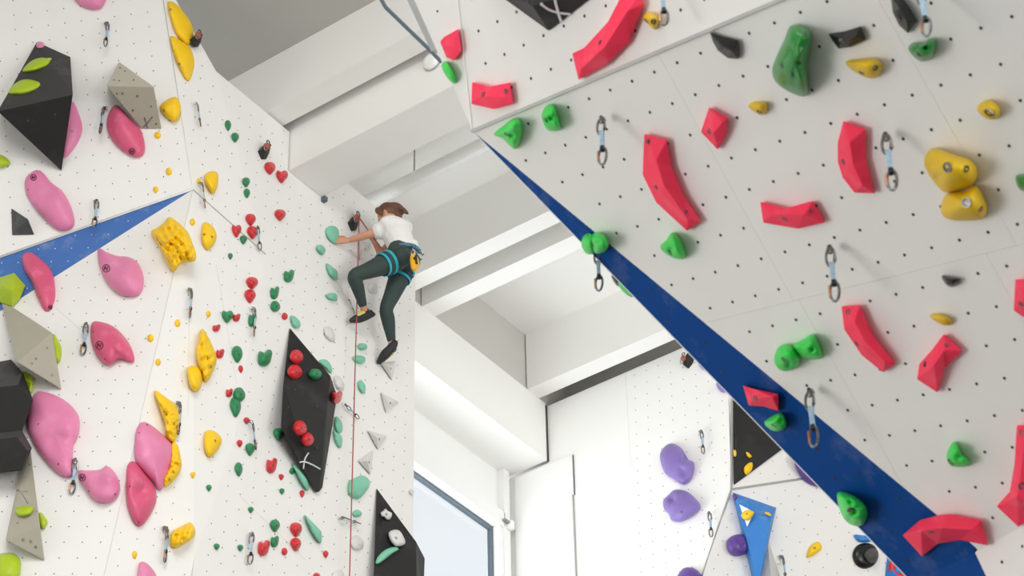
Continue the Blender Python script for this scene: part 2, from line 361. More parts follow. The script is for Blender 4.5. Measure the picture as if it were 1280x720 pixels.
# white part of the main face is cut into boards by its seams; the blue band is its own board
white = [V0, V1, MP.at(1345, 620), MP.at(1224, 689), MP.at(1217, 682), Q1]
def seam(poly, a, b, pl):
    A, B = pl.at(*a), pl.at(*b); d = (B-A).normalized(); q = pl.n.cross(d)
    return clip(poly, A+q*.0005, q), clip(poly, A-q*.0005, -q)
up_, dn_ = seam(white, (900, 399), (1280, 305), MP)
parts = []
for half, cuts in ((up_, (((823, 68), (993, 378)), ((1098, 0), (1207, 193)))), (dn_, (((999, 376), (1119, 590)), ((1232, 316), (1267, 379))))):
    cur = [half]
    for a, b in cuts:
        nx = []
        for q in cur:
            for h_ in seam(q, a, b, MP):
                if len(h_) > 2: nx.append(h_)
        cur = nx
    parts += cur
for q in parts: slab('panel', q, MP, 'panel_white', tw, .03)
blue = [V0, Q1, MP.at(1217, 682), MP.at(1219, 691), PM2]
slab('stripe_panel', blue, MP, 'panel_blue', tw, .03)
holes(white, MP, (981.3, 314.7), (1142.8, 267.7), tw, r=.0072)
holes(blue, MP, (981.3, 314.7), (1142.8, 267.7), tw, r=.0072)
F1 = MP.at(1219, 691)
pw = [F1, MP.at(1345, 620), PP.at(1345, 800), PP.at(1270, 800)]
slab('panel', pw, PP, 'panel_white', tw, .03); holes(pw, PP, (1252.5, 702.5), (1278, 683), tw, r=.0072)
pb = [PM2, F1, PP.at(1270, 800), PP.at(1180, 800)]
slab('stripe_panel', pb, PP, 'panel_blue', tw, .03)
uq = [V0, V1, UPL.at(1345, -330), UPL.at(540, -330), UPL.at(563, -90)]
for q in seam(uq, (765, 0), (783, 78), UPL): slab('panel', q, UPL, 'panel_white', tw, .03)
holes(uq, UPL, (598.4, 38.7), (644.2, 15.8), tw, r=.0072)
ul = [V0, UPL.at(563, -90), ULP.at(500, -60), ULP.at(518, 0)]
slab('panel', ul, ULP, 'panel_white', tw, .03); holes(ul, ULP, (547, 14), (558, 62), tw, r=.006)
strip('edge_trim', V0, V1, .015, .012, UPL, 'trim_metal', tw)
strip('edge_trim', V0, UPL.at(563, -90), .008, .006, UPL, 'frame_white', tw)
strip('edge_trim', V0+MP.n*.0, PM2, .006, .001, MP, 'frame_white', tw)
# the tower's steel carrying frame seen past its upper left edge
def far_pt(x, y, k): return CAM+ray(x, y)*((V0-CAM).length*k)
fr = empty('steel_carrying_frame', tuple(far_pt(520, 30, 1.12)), 'grey steel angle frame with perforated strut above the prow of the overhanging tower', 'frame')
link('angle_bar', tubemesh('angle_bar', [([far_pt(452, -60, 1.12), far_pt(478, 2, 1.12), far_pt(482, 9, 1.12), far_pt(541, 66, 1.12), far_pt(552, 78, 1.12)], .012)], fr.location, seg=4), 'gasket', fr)
a_, b_ = far_pt(497, -40, 1.08), far_pt(545, 62, 1.08); dd = (b_-a_)
sd = Plane(-ray(520, 20), a_)
strip('perforated_strut', a_, b_, .05, .006, sd, 'trim_metal', fr)
for i in range(12):
    p = a_+dd*((i+.5)/12); q = sd.n.cross(dd.normalized())
    strip('slot', p+q*.018, p+dd.normalized()*.026+q*.018, .014, .002, sd, 'paint_black', fr, .006)
# duct under the recess and round lamp
DUC = Plane((0, 0, -1), (0, 0, 16.95)); d0, d1 = DUC.at(465, 250), DUC.at(604, 182)
dy = (d0.y+d1.y)/2
dt = empty('ventilation_duct', (-11, dy, 16.95), 'white round spiral duct hung in the ceiling recess right of the climber', 'duct')
link('pipe', tubemesh('pipe', [([(-12.05+.3*i, dy, 16.95) for i in range(60)], .074)], dt.location, seg=20), 'frame_white', dt, smooth=True)
for i in range(14): link('joint_ring', tubemesh('joint_ring', [([(-11.6+.17*i+(.03 if i % 3 else 0), dy, 16.95), (-11.596+.17*i+(.03 if i % 3 else 0), dy, 16.95)], .077)], dt.location, seg=20), 'plaster', dt)
rx = Plane((0, -1, 0), (0, dy, 0)).at(518, 200).x
link('hanger_rod', tubemesh('hanger_rod', [([(rx, dy, 16.95), (rx, dy, 17.35)], .008)], dt.location), 'steel', dt)
lp = Plane((0, -1, 0), (0, 12.57, 0)).at(541, 78)
dl = empty('round_wall_lamp', tuple(lp), 'round white lamp on the beam beside the tower prow', 'lamp')
link('diffuser', tubemesh('diffuser', [([lp, lp+Vector((0, -.03, 0)), lp+Vector((0, -.055, 0)), lp+Vector((0, -.06, 0))], [.09, .09, .07, .03])], dl.location, seg=24), 'frame_white', dl, smooth=True)
link('base_ring', tubemesh('base_ring', [([lp+Vector((0, .004, 0)), lp+Vector((0, -.012, 0))], [.094, .094])], dl.location, seg=24), 'trim_metal', dl)
# ================================================================ hold builders
def catmull(pts, N):
    n = len(pts); out = []
    per = 8
    for i in range(n):
        p0, p1, p2, p3 = [np.array(pts[(i+k-1) % n], float) for k in range(4)]
        for t in np.arange(per)/per: out.append(.5*(2*p1+(p2-p0)*t+(2*p0-5*p1+4*p2-p3)*t*t+(3*p1-p0-3*p2+p3)*t**3))
    out = np.array(out); d = np.linalg.norm(np.roll(out, -1, 0)-out, axis=1); s = np.concatenate([[0], np.cumsum(d)])
    L = s[-1]; res = []
    cl = np.vstack([out, out[:1]])
    for k in range(N):
        w = L*k/N; i = np.searchsorted(s, w, 'right')-1; f = (w-s[i])/max(s[i+1]-s[i], 1e-9); res.append(cl[i]*(1-f)+cl[i+1]*f)
    return np.array(res)
def bolt(parent, P0, n, r=.011, m='dark_metal', name='bolt', rim=True):
    u = n.orthogonal().normalized(); v = n.cross(u); vs, fs = [], []; S = 8
    prof = ((r*1.5, -.004), (r*1.5, .0025), (r*.95, .003), (r*.8, -.001)) if rim else ((r, -.004), (r, .002), (r*.5, .002), (r*.4, 0))
    for rr, h in prof:
        for w in range(S): a = 2*math.pi*w/S; vs.append(P0+(u*math.cos(a)+v*math.sin(a))*rr+n*h)
    for q in range(3):
        for w in range(S): fs.append((q*S+w, q*S+(w+1) % S, q*S+S+(w+1) % S, q*S+S+w))
    fs.append(tuple(3*S+w for w in range(S)))
    o = link(name, mesh(name, vs, fs, parent.location), m, parent); return o
def finish(o, vs, fs, bolts, emblem=None, cross=None, pl=None, br=.010):
    bv = BVHTree.FromPolygons([tuple(v) for v in vs], fs)
    def on(x, y):
        l, n, i, d = bv.ray_cast(CAM, ray(x, y).normalized()); return (l, n) if l is not None else (None, None)
    for b in bolts:
        l, n = on(*b[:2])
        if l is not None:
            if n.dot(l-CAM) > 0: n = -n
            bolt(o, l, n, b[2] if len(b) > 2 else br, 'dark_metal')
    if emblem:
        x, y, r = emblem; pts = []
        def stroke(name, seq, w, m):
            P_ = []
            for q in seq:
                l, n = on(*q)
                if l is None: return
                if n.dot(l-CAM) > 0: n = -n
                P_.append(l+n*.0025)
            link(name, tubemesh(name, [(P_, w)], o.location, seg=4), m, o)
        stroke('printed_ring', [(x+r*math.cos(a*.3927), y+r*math.sin(a*.3927)*1.05) for a in range(17)], .0035, 'emblem_ink')
        k = r*.5
        stroke('printed_letter', [(x-k, y+k*.9), (x-k*.55, y-k), (x+k*.45, y+k), (x+k, y-k*.9)], .006, 'emblem_ink')
    if cross:
        for nm, seq, w, m in cross:
            P_ = []
            c = catmull_open(seq, 10)
            for q in c:
                l, n = on(*q)
                if l is None: continue
                if n.dot(l-CAM) > 0: n = -n
                P_.append(l+n*.001)
            if len(P_) > 1: link(nm, tubemesh(nm, [(P_, w)], o.location, seg=4), m, o)
    return o
def catmull_open(seq, n):
    a = [np.array(q, float) for q in seq]; a = [2*a[0]-a[1]]+a+[2*a[-1]-a[-2]]; out = []
    for i in range(1, len(a)-2):
        for t in np.linspace(0, 1, n, endpoint=(i == len(a)-3)):
            p0, p1, p2, p3 = a[i-1:i+3]; out.append(.5*(2*p1+(p2-p0)*t+(2*p0-5*p1+4*p2-p3)*t*t+(3*p1-p0-3*p2+p3)*t**3))
    return out
def getpl(x, y, on):
    if isinstance(on, Plane): return on
    if on == 'all': return hit(x, y)
    return hit(x, y, ('wall',))
def blob(name, label, cat, m, out, h, on='wall', N=32, rings=9, peak=None, rough=0, rf=12, feats=(), bolts=(), emblem=None, group=None, pw=2.4, tip=.6, seed=0, lift=0, parent=None, cross=None, br=.0085, ribs=None):
    """rounded moulded grip: rings that rise from its outline on the wall"""
    out = catmull(out, N); c = np.array(peak if peak else out.mean(0), float); pc = out.mean(0)
    pl = getpl(pc[0], pc[1], on) or getpl(c[0], c[1], on)
    prof = [(.93, 0.0), (1.0, .10)]
    for k in range(1, rings): s_ = math.cos(k*math.pi/2/rings); prof.append((s_, .10+.90*(1-s_**pw)**tip))
    vs, fs = [], []
    def top(x, y, hh, amt):
        p = pl.at(x, y); d = 0
        if rough: d += (noise.noise(p*rf+Vector((seed*3.1, 0, 0)))+.5*noise.noise(p*rf*2.3))*rough
        if ribs:
            w_ = (x*ribs[0]+y*ribs[1])*ribs[2]+2.2*noise.noise(p*5); d += (abs(math.sin(w_))-.5)*ribs[3]*(.5+noise.noise(p*7+Vector((9, 0, 0)))+.4)
        for fx, fy, fr, fh in feats: d += fh*math.exp(-((x-fx)**2+(y-fy)**2)/(fr*fr))
        return pl.at(x, y, lift+max(hh*h+d*amt, 0))
    for s_, hh in prof:
        for q in out: x, y = c+(q-c)*s_; vs.append(top(x, y, hh, min(1, hh*1.6) if hh > .1 else 0))
    for k in range(len(prof)-1):
        for j in range(N): fs.append((k*N+j, k*N+(j+1) % N, (k+1)*N+(j+1) % N, (k+1)*N+j))
    vs.append(top(c[0], c[1], 1, 1)); kk = (len(prof)-1)*N
    for j in range(N): fs.append((kk+j, kk+(j+1) % N, len(vs)-1))
    fs.append(tuple(range(N-1, -1, -1)))
    org = pl.at(pc[0], pc[1])
    if parent is not None: org = parent.location
    o = link(name, fixn(mesh(name, vs, fs, org)), m, parent, None if parent else org, smooth=True)
    if parent is None: tag(o, label, cat, group)
    finish(o, vs, fs, bolts, emblem, cross, pl, br)
    return o
def facet(name, label, cat, m, verts, faces, on='wall', bolts=(), cross=None, surf=None, group=None, shrink=.95, emblem=None, lift=0, br=.008, at=None, dust_lit=(), dm='dust_lit_black'):
    """flat-sided grip or volume: verts = (px, py, height) on its wall"""
    c = np.array([v[:2] for v in verts]).mean(0)
    pl = getpl(*(at or c), on)
    vs = [pl.at(x, y, max(h, .008)+lift) for x, y, h in verts]; fs = [tuple(f) for f in faces]
    cnt = {}
    for f in fs:
        for i in range(len(f)): e_ = (f[i], f[(i+1) % len(f)]); cnt[frozenset(e_)] = cnt.get(frozenset(e_), [])+[e_]
    base = {}
    for k, v in cnt.items():
        if len(v) == 1:
            for i in v[0]:
                if i not in base: base[i] = len(vs); q = c+(np.array(verts[i][:2])-c)*shrink; vs.append(pl.at(q[0], q[1], lift))
    rim = [v[0] for v in cnt.values() if len(v) == 1]
    for a, b in rim: fs.append((a, b, base[b], base[a]))
    nxt = dict((a, b) for a, b in rim); s0 = rim[0][0]; loop = [s0]
    while nxt.get(loop[-1]) not in (None, s0) and len(loop) < 99: loop.append(nxt[loop[-1]])
    if nxt.get(loop[-1]) == s0: fs.append(tuple(base[i] for i in loop))
    org = pl.at(c[0], c[1])
    o = link(name, fixn(mesh(name, vs, fs, org)), m, None, org)
    tag(o, label, cat, group)
    if dust_lit:  # paler material for top faces, with light from above painted in
        o.data.materials.append(MATS[dm])
        for i in dust_lit: o.data.polygons[i].material_index = 1
    md = o.modifiers.new('edge', 'BEVEL'); md.width = .004 if surf is None else .006; md.segments = 2; md.limit_method = 'ANGLE'; md.angle_limit = .3
    nf = len(faces)
    if surf: pool(vs, fs, surf)
    finish(o, vs, fs[:], bolts, emblem, cross, pl, br)
    return o
def crystal(name, label, cat, m, out, ridge, rim=.02, **kw):
    """outline plus one or more ordered ridge points, joined by flat triangles"""
    verts = [(x, y, rim) for x, y in out]+[tuple(r) for r in ridge]; n = len(out); faces = []
    near = lambda p: min(range(len(ridge)), key=lambda k: (ridge[k][0]-p[0])**2+(ridge[k][1]-p[1])**2)
    asg = [near(((out[i][0]+out[(i+1) % n][0])/2, (out[i][1]+out[(i+1) % n][1])/2)) for i in range(n)]
    for i in range(n):
        faces.append((i, (i+1) % n, n+asg[i]))
        a, b = asg[i], asg[(i+1) % n]
        if a != b:
            st = 1 if b > a else -1
            for k in range(a, b, st): faces.append(((i+1) % n, n+k+st, n+k))
    return facet(name, label, cat, m, verts, faces, **kw)
HO = 'climbing hold'; VO = 'climbing volume'
# ---------------------------------------------------------------- volumes on the left wall
facet('black_volume', 'large matt black volume with two lime holds on it, upper left', VO, 'black_volume',
  [(46, 52, 0), (88, 71, .03), (91, 118, .5), (77, 214, 0), (-3, 139, .5)], [(0, 1, 2, 4), (4, 2, 3)], dust_lit=(0,), surf='vol', bolts=[(35, 151, .006), (69, 143, .006), (9, 126, .006)], br=.006)
facet('grey_volume', 'taupe grey volume with a black painted cross, above the topmost round pink hold', VO, 'tan_volume',
  [(149, 77, 0), (192, 108.5, .3), (202, 161, 0), (177, 161, 0), (133, 107, .3)], [(0, 1, 4), (4, 1, 2, 3)], dust_lit=(0,), dm='tan_lit', surf='vol',
  bolts=[(150, 85, .006), (156, 89, .006), (142.5, 100, .006), (149, 101, .006), (167, 100, .006), (146, 117, .007), (153, 117, .007), (171.5, 120, .007), (166, 138, .007), (163, 144, .007), (195, 155, .006), (189, 133, .005)],
  cross=[('painted_stroke', [(180.5, 147), (182, 152), (184.5, 160)], .005, 'paint_black'), ('painted_stroke', [(190.5, 146), (184, 154), (179, 159)], .005, 'paint_black')])
facet('grey_volume', 'long taupe grey volume with drilled holes just above the black hexagons', VO, 'tan_volume',
  [(1, 377, 0), (16, 384, .03), (65, 416, .3), (77, 487, 0), (22, 453, .3)], [(0, 1, 2, 4), (4, 2, 3)], surf='vol',
  bolts=[(15, 398, .006), (23.5, 403, .006), (44.5, 415.5, .007), (32, 430, .007), (27, 436, .006), (59, 435, .006), (45, 448.5, .007), (39.5, 454.5, .007), (65, 469, .007)])
facet('grey_volume', 'narrow taupe grey volume with black cross and lime hold at the lower left', VO, 'tan_volume',
  [(38, 560, 0), (50, 657, .16), (56, 701, 0), (7, 675, .16), (27, 580, .02)], [(0, 1, 3, 4), (3, 1, 2)], surf='vol',
  bolts=[(33, 609, .006), (37, 581, .006), (22, 654, .006), (45, 640, .005), (29, 675, .007), (38.5, 677, .007), (44.5, 684, .007)],
  cross=[('painted_stroke', [(20, 612.5), (27, 615.5), (35.5, 615)], .006, 'paint_black'), ('painted_stroke', [(22.5, 612), (29, 620), (35, 630)], .006, 'paint_black')])
facet('grey_pyramid', 'small charcoal pyramid volume left of the long pale pink hold', VO, 'charcoal',
  [(14, 260, 0), (35, 274, .12), (43, 293.5, .0), (15, 294, .0)], [(0, 1, 3), (3, 1, 2)], surf='vol', bolts=[(37, 291, .005)])
facet('black_volume', 'upper black hexagonal volume at the left edge', VO, 'black_volume',
  [(-18, 455, 0), (14, 449, .02), (29, 466, .1), (41.5, 500, .24), (28, 539, .12), (-18, 545, .1), (-18, 486, .3), (22, 481, .3)], [(0, 1, 2, 7, 6), (2, 3, 7), (6, 7, 3, 4, 5)], dust_lit=(0,), surf='vol')
facet('black_volume', 'lower black hexagonal volume at the left edge', VO, 'black_volume',
  [(-18, 543, .1), (27, 537, .1), (40, 560, .18), (27.5, 588, .2), (-18, 593, .2), (-18, 551, .3), (21, 546, .3), (35, 564, .28)], [(0, 1, 6, 5), (1, 2, 7, 6), (5, 6, 7, 3, 4), (2, 3, 7)], dust_lit=(0, 1), surf='vol')
facet('black_volume', 'tall black volume with a white chalk cross and several red holds', VO, 'black_volume',
  [(362, 409, 0), (413, 470, .2), (421.5, 495, .08), (403, 610, .02), (399, 615, .03), (395, 616, .03), (351, 534, .16), (354, 480, .08), (410, 500, .22)],
  [(0, 1, 8, 5, 6, 7), (1, 2, 3, 4, 8), (4, 5, 8)], dust_lit=(), surf='vol', bolts=[(360, 509, .006), (396.5, 508, .005), (396, 560, .006), (368, 487, .005), (370, 440, .005)],
  cross=[('chalk_stroke', [(373, 578), (381, 577.5), (390, 581), (400, 586.5)], .007, 'white_chalk'), ('chalk_stroke', [(385.5, 566), (381, 574), (379, 586)], .006, 'white_chalk')])
facet('black_volume', 'black volume at the foot of the rope carrying two white holds and a mint one', VO, 'black_volume',
  [(470.5, 609.5, 0), (520, 677, .2), (531, 698, .12), (529, 748, .12), (466, 748, .1), (521, 748, .22)], [(0, 1, 5, 4), (1, 2, 3, 5)], surf='vol', bolts=[(475, 667, .005), (512, 672, .005), (516, 673, .005), (478, 630, .004)])
# volumes on the far right wall
facet('black_volume', 'black triangular volume with small yellow holds on the far wall', VO, 'black_volume',
  [(916, 497, 0), (972, 553, .02), (980, 560, .02), (917, 607, 0), (921, 556, .12)], [(0, 1, 2, 4), (4, 2, 3), (0, 4, 3)], surf='vol', on=R2T, at=(930, 560))
facet('blue_volume', 'bright blue tapering volume with white triangle and yellow hold', VO, 'blue_volume',
  [(915.6, 615, 0), (970.5, 634.5, .04), (964, 645, .25), (948, 735, .15), (943, 735, 0), (921, 625, .1)], [(0, 1, 2, 5), (1, 3, 2), (5, 2, 3, 4), (0, 5, 4)], surf='vol', on=R2, bolts=[(944, 656, .006), (945, 680, .006), (963, 652, .004)])
facet('triangular_plate', 'white triangular plate on the bright blue volume', 'plate', 'frame_white',
  [(924, 630, .006), (943, 640, .006), (934, 659, .006), (929, 645, .006)], [(0, 1, 2, 3)], on='all', at=(934, 643), surf='vol', lift=.03)
facet('blue_volume', 'blue volume tip below the round black hold at the lower right', VO, 'blue_volume',
  [(1109.5, 692, 0), (1150, 732, 0), (1104, 740, 0), (1116, 716, .1)], [(0, 1, 3), (1, 2, 3), (2, 0, 3)], surf='vol', on=R2)
# black volume with cross at the top of the tower
facet('black_volume', 'black volume with a white cross at the top edge of the overhanging tower', VO, 'black_volume',
  [(596, -26, 0), (686, 39, 0), (770, -26, 0), (690, -70, .1), (666, 8, .14)], [(0, 4, 1), (4, 2, 1), (4, 3, 2), (0, 3, 4)], surf='vol', on=UPL, at=(690, 60), bolts=[(698, 18, .006), (660, 2, .005)],
  cross=[('painted_stroke', [(676, 4), (686, 11), (698, 15), (713, 17)], .007, 'white_chalk'), ('painted_stroke', [(693, -6), (696, 8), (702, 28)], .007, 'white_chalk')])
# ---------------------------------------------------------------- pink holds
PK = [
 ('pale pink rounded hold cut by the top edge, left of the top carabiner', 'pink', [(92, -10), (133, -14), (129, 7), (120, 12), (108, 10), (97, 4)], .1, (), (), None),
 ('pale pink hold half hidden behind the large black volume', 'pink', [(74, 150), (80, 128), (91, 127), (98, 140), (103, 158), (100, 172), (92, 186), (81, 197), (76, 190)], .09, (), ((90, 164),), None),
 ('deep pink oval hold overlapping the taupe volume with the cross', 'pink_deep', [(144, 131), (152, 136), (166, 152), (176, 162), (181, 180), (180, 192), (172, 197), (160, 193), (146, 182), (136, 168), (133, 154), (136, 141)], .12, ((150, 150, 16, .03),), (), (165, 189, 3.6)),
 ('long pale pink hold slanting below the large black volume', 'pink', [(31, 227), (36, 218), (47, 212), (56, 218), (64, 228), (78, 239), (88, 256), (93, 273), (92, 283), (84, 288), (73, 288), (58, 276), (42, 258), (33, 242)], .13, ((50, 235, 16, -.03), (78, 248, 14, .03)), ((35, 237, .006),), (42, 222, 3.5)),
 ('slim deep pink hold lying across the blue stripe', 'pink_deep', [(27, 323), (30, 317), (38, 315), (50, 323), (62, 335), (68, 350), (69, 373), (63, 388), (56, 389), (47, 373), (40, 353), (31, 338)], .11, ((52, 345, 9, -.03),), ((50, 372, .005),), (62.5, 384, 2.4)),
 ('pink pointed hold just below the blue stripe', 'pink', [(123, 310), (133, 315), (147, 320), (160, 321), (172, 328), (179, 343), (179, 358), (172, 369), (155, 370), (142, 362), (130, 347), (123, 327)], .13, ((158, 345, 14, .03), (150, 328, 8, -.025)), (), (133, 335.5, 4.4)),
 ('deep pink lobed hold right of a carabiner, mid left', 'pink_deep', [(115, 403), (125, 402), (140, 407), (153, 418), (163, 432), (168, 447), (165, 453), (150, 449), (143, 452), (135, 457), (125, 450), (117, 437), (113, 420)], .14, ((150, 425, 9, .04), (157, 446, 8, -.05)), ((131, 449, .005), (117, 415, .005)), (124.5, 431.5, 4.6)),
 ('biggest pink hold, beside the black hexagons', 'pink', [(42, 493), (48, 489), (67, 493), (87, 505), (99, 522), (98, 543), (92, 555), (91, 575), (90, 594), (80, 596), (63, 583), (43, 557), (33, 530), (37, 507)], .15, ((70, 555, 16, -.06), (88, 530, 12, .03)), ((73, 580, .005), (48, 530, .005)), None),
 ('pink hold with a pale ridge, right of the second lowest carabiner', 'pink', [(98, 588), (110, 588), (125, 587), (133, 582), (143, 590), (150, 605), (147, 620), (133, 629), (118, 625), (107, 612), (99, 598)], .13, ((137, 597, 8, .05), (122, 606, 7, -.02)), ((111, 614, .006), (144, 618, .006)), (103, 597, 4)),
 ('pale pink hold in front of the yellow crescent', 'pink', [(168, 557), (170, 538), (178, 527), (190, 532), (203, 543), (215, 555), (219, 570), (215, 587), (207, 605), (199, 614), (192, 603), (180, 590), (170, 577)], .12, ((200, 562, 16, .03),), ((184, 531, .008), (174, 541, .004)), None),
 ('deep pink scooped hold below the pale one at the crescent', 'pink_deep', [(158, 587), (163, 577), (170, 578), (182, 593), (193, 608), (196, 623), (190, 640), (180, 655), (173, 658), (165, 647), (158, 623)], .12, ((176, 615, 9, -.07),), ((162, 608, .005), (173, 653, .005)), None),
 ('pink hold tip cut by the bottom edge', 'pink', [(173, 738), (173.5, 707), (178, 702), (186, 706), (195, 718), (201, 738)], .09, (), (), None),
]
for i, (lab, m, o_, h, ft, bl, em) in enumerate(PK):
    kw = {}
    if i == 1: kw = dict(on=LU)
    blob('pink_hold', lab, HO, m, o_, h*1.0, N=40, rings=12, feats=ft, bolts=bl, emblem=em, pw=2.0, **kw)
blob('pink_hold', 'tiny pink hold on the tip of the large black volume', HO, 'pink', [(46, 53), (52, 52), (56, 56), (53, 60), (46, 60)], .03, on='all', N=14, rings=4)
# ---------------------------------------------------------------- lime holds
LM = [
 ('lime leaf-shaped hold, upper one on the large black volume', [(27, 89), (37, 77), (50, 71), (60, 71), (66.5, 71.5), (62, 81), (47, 88), (36, 90)], .07, 'all', 'smooth'),
 ('lime leaf-shaped hold, lower one on the large black volume', [(10, 116), (17, 105), (30, 98), (47, 99), (56, 104), (47, 112), (30, 118), (18, 118)], .07, 'all', 'smooth'),
 ('small lime hold at the left edge beside the large black volume', [(-8, 192), (0, 193), (8, 197), (13, 204), (8, 208), (-8, 210)], .07, 'wall', 'smooth'),
 ('faceted lime hold overlapping the blue stripe at the left edge', [(-10, 349), (5, 345), (18, 341), (32, 357), (25, 373), (15, 383), (-3, 377), (-12, 372)], .16, 'wall', 'facet'),
 ('lime hold peeping out behind the long taupe volume', [(60, 430), (66, 417), (72, 424), (77, 437), (74, 453), (66, 448)], .07, LLB, 'smooth'),
 ('lime hold over the upper black hexagon', [(18, 465), (32, 464), (41, 470), (41.5, 488), (36, 492), (27, 484)], .09, 'wall', 'facet'),
 ('lime hold on the narrow taupe volume', [(19.5, 636), (30, 632), (42, 634), (38, 643), (26, 646), (20, 642)], .05, 'all', 'smooth'),
 ('lime hold tucked against the right side of the narrow taupe volume', [(48, 642), (52, 641), (57, 647), (59.5, 653), (54, 661), (49, 656)], .06, LLB, 'smooth'),
 ('lime hold in the lower left corner', [(-10, 693), (0, 692), (15, 691), (25, 699), (26, 712), (20, 726), (-10, 730)], .14, 'wall', 'smooth'),
]
for lab, o_, h, on, st in LM:
    if st == 'smooth': blob('lime_hold', lab, HO, 'lime', o_, h, on=on, N=24, rings=6)
    else:
        c = np.mean(o_, 0); crystal('lime_hold', lab, HO, 'lime', o_, [(c[0]-4, c[1]-4, h), (c[0]+6, c[1]+1, h)], rim=.03, on=on)
# ---------------------------------------------------------------- yellow holds, left wall
YL = [
 ('tall yellow flake hold at the wall top beside the arris, upper one', [(210, 2), (220, 5), (228, 13), (238, 27), (242, 42), (236, 56), (222, 45), (214, 25)], .07, .01, ((213, 12),)),
 ('tall yellow flake hold under the topmost one beside the arris', [(213, 45), (225, 50), (238, 60), (243, 80), (236, 102), (227, 90), (217, 67)], .07, .01, ((224, 80),)),
 ('blocky yellow hold right of the taupe volume with the cross', [(200, 137), (205, 127), (220, 121), (226, 133), (224, 148), (215, 152)], .11, .015, ((205, 138), (212, 150))),
 ('yellow teardrop hold beside the carabiner at the stripe tip', [(255.5, 222), (259, 216), (266, 214), (272, 216), (273, 225), (271, 236), (266, 243), (261, 236), (257, 229)], .09, .01, ()),
 ('large rocky yellow hold with ribs below the blue stripe', [(189, 290), (196, 285), (205, 278), (212, 271), (225, 280), (235, 290), (240, 303), (245, 317), (243, 327), (227, 329), (217, 340), (207, 325), (199, 307)], .16, .05, ((226, 306), (222, 315))),
 ('smooth oval yellow hold right of the rocky yellow one', [(252, 292), (255, 278), (265, 282), (271, 293), (268, 305), (259, 313), (253, 303)], .07, .01, ((255, 293), (265, 296))),
 ('upright rocky yellow hold, middle of the wall, upper of two', [(248, 427), (252, 411), (258, 417), (265, 431), (271, 447), (267, 463), (258, 478), (250, 463), (245, 442)], .12, .03, ((253, 465),)),
 ('small yellow lobe at the foot of the upright rocky one', [(234, 461), (243, 457), (252, 463), (253, 478), (247, 490), (238, 484)], .1, .01, ()),
 ('upper half of the rough yellow crescent behind the pale pink hold', [(193, 488), (208, 497), (220, 507), (226, 523), (223, 540), (217, 553), (207, 545), (206, 530), (200, 512)], .11, .03, ()),
 ('lower half of the rough yellow crescent behind the pale pink hold', [(215, 553), (222, 556), (225, 567), (227, 583), (220, 598), (207, 609), (204, 600), (212, 582)], .1, .03, ()),
 ('yellow hold like an arrowhead right of the pale pink hold', [(255, 550), (258, 538), (270, 540), (277.5, 550), (272, 563), (262, 572), (256, 562)], .08, .008, ((269, 551),)),
 ('knobbly yellow hold right of the lowest left carabiner', [(213, 680), (215, 665), (227, 658), (238, 653), (244, 662), (242, 672), (228, 682), (219, 685)], .12, .03, ()),
]
for i, (lab, o_, h, r_, bl) in enumerate(YL):
    rb = {4: (.75, -.5, .42, .05), 6: (.3, .9, .30, .03), 8: (.55, .8, .6, .02), 9: (-.3, .9, .6, .02), 11: (.9, .3, .38, .035), 0: (.9, .2, .3, .008), 1: (.9, .2, .3, .008)}.get(i)
    blob('yellow_hold', lab, HO, 'yellow', o_, h, N=(72 if i == 4 else 48) if r_ > .02 else 26, rings=(22 if i == 4 else 14) if r_ > .02 else 7, ribs=rb, rough=r_, rf=16 if r_ > .02 else 8, bolts=bl, seed=i, br=.008)
# ---------------------------------------------------------------- small screw-on holds
rnd = random.Random(4)
SH = {'tear': [(-.5, -.2), (-.32, -.46), (.1, -.5), (.42, -.34), (.5, -.02), (.28, .28), (.02, .5), (-.2, .34), (-.42, .06)],
      'heart': [(-.5, -.28), (-.36, -.5), (-.08, -.38), (.2, -.5), (.46, -.36), (.5, -.05), (.25, .25), (-.04, .5), (-.3, .2), (-.45, 0)],
      'mitten': [(-.45, -.02), (-.35, -.4), (0, -.3), (.2, -.5), (.5, -.4), (.45, 0), (.3, .35), (-.05, .5), (-.4, .35)],
      'leaf': [(-.1, -.5), (.3, -.42), (.5, -.12), (.42, .2), (.02, .5), (-.3, .22), (-.5, -.1), (-.38, -.38)],
      'round': [(-.5, -.1), (-.3, -.45), (.15, -.5), (.45, -.2), (.5, .15), (.2, .47), (-.2, .48), (-.47, .2)]}
def small(c, kind, cx, cy, w, h, lab, hh=None, on='wall', name=None, nb=True, grp=None):
    o_ = [(cx+x*w, cy+y*h) for x, y in SH[kind]]
    b = [(cx+.12*w, cy-.02*h)] if nb and w >= 10.5 else ([(cx+.1*w, cy, .0045)] if nb and w >= 7.6 and c != 'yellow' else [])
    pk = (cx+.08*w, cy-.1*h)
    return blob(name or c+'_hold', lab, HO, c, o_, hh or .0042*w, on=on, N=22 if w > 11 else 14, rings=6 if w > 11 else 4, bolts=b, peak=pk, pw=1.7, tip=.8, group=grp, rough=.004 if w > 11 else 0, rf=20, seed=int(cx), br=.007)
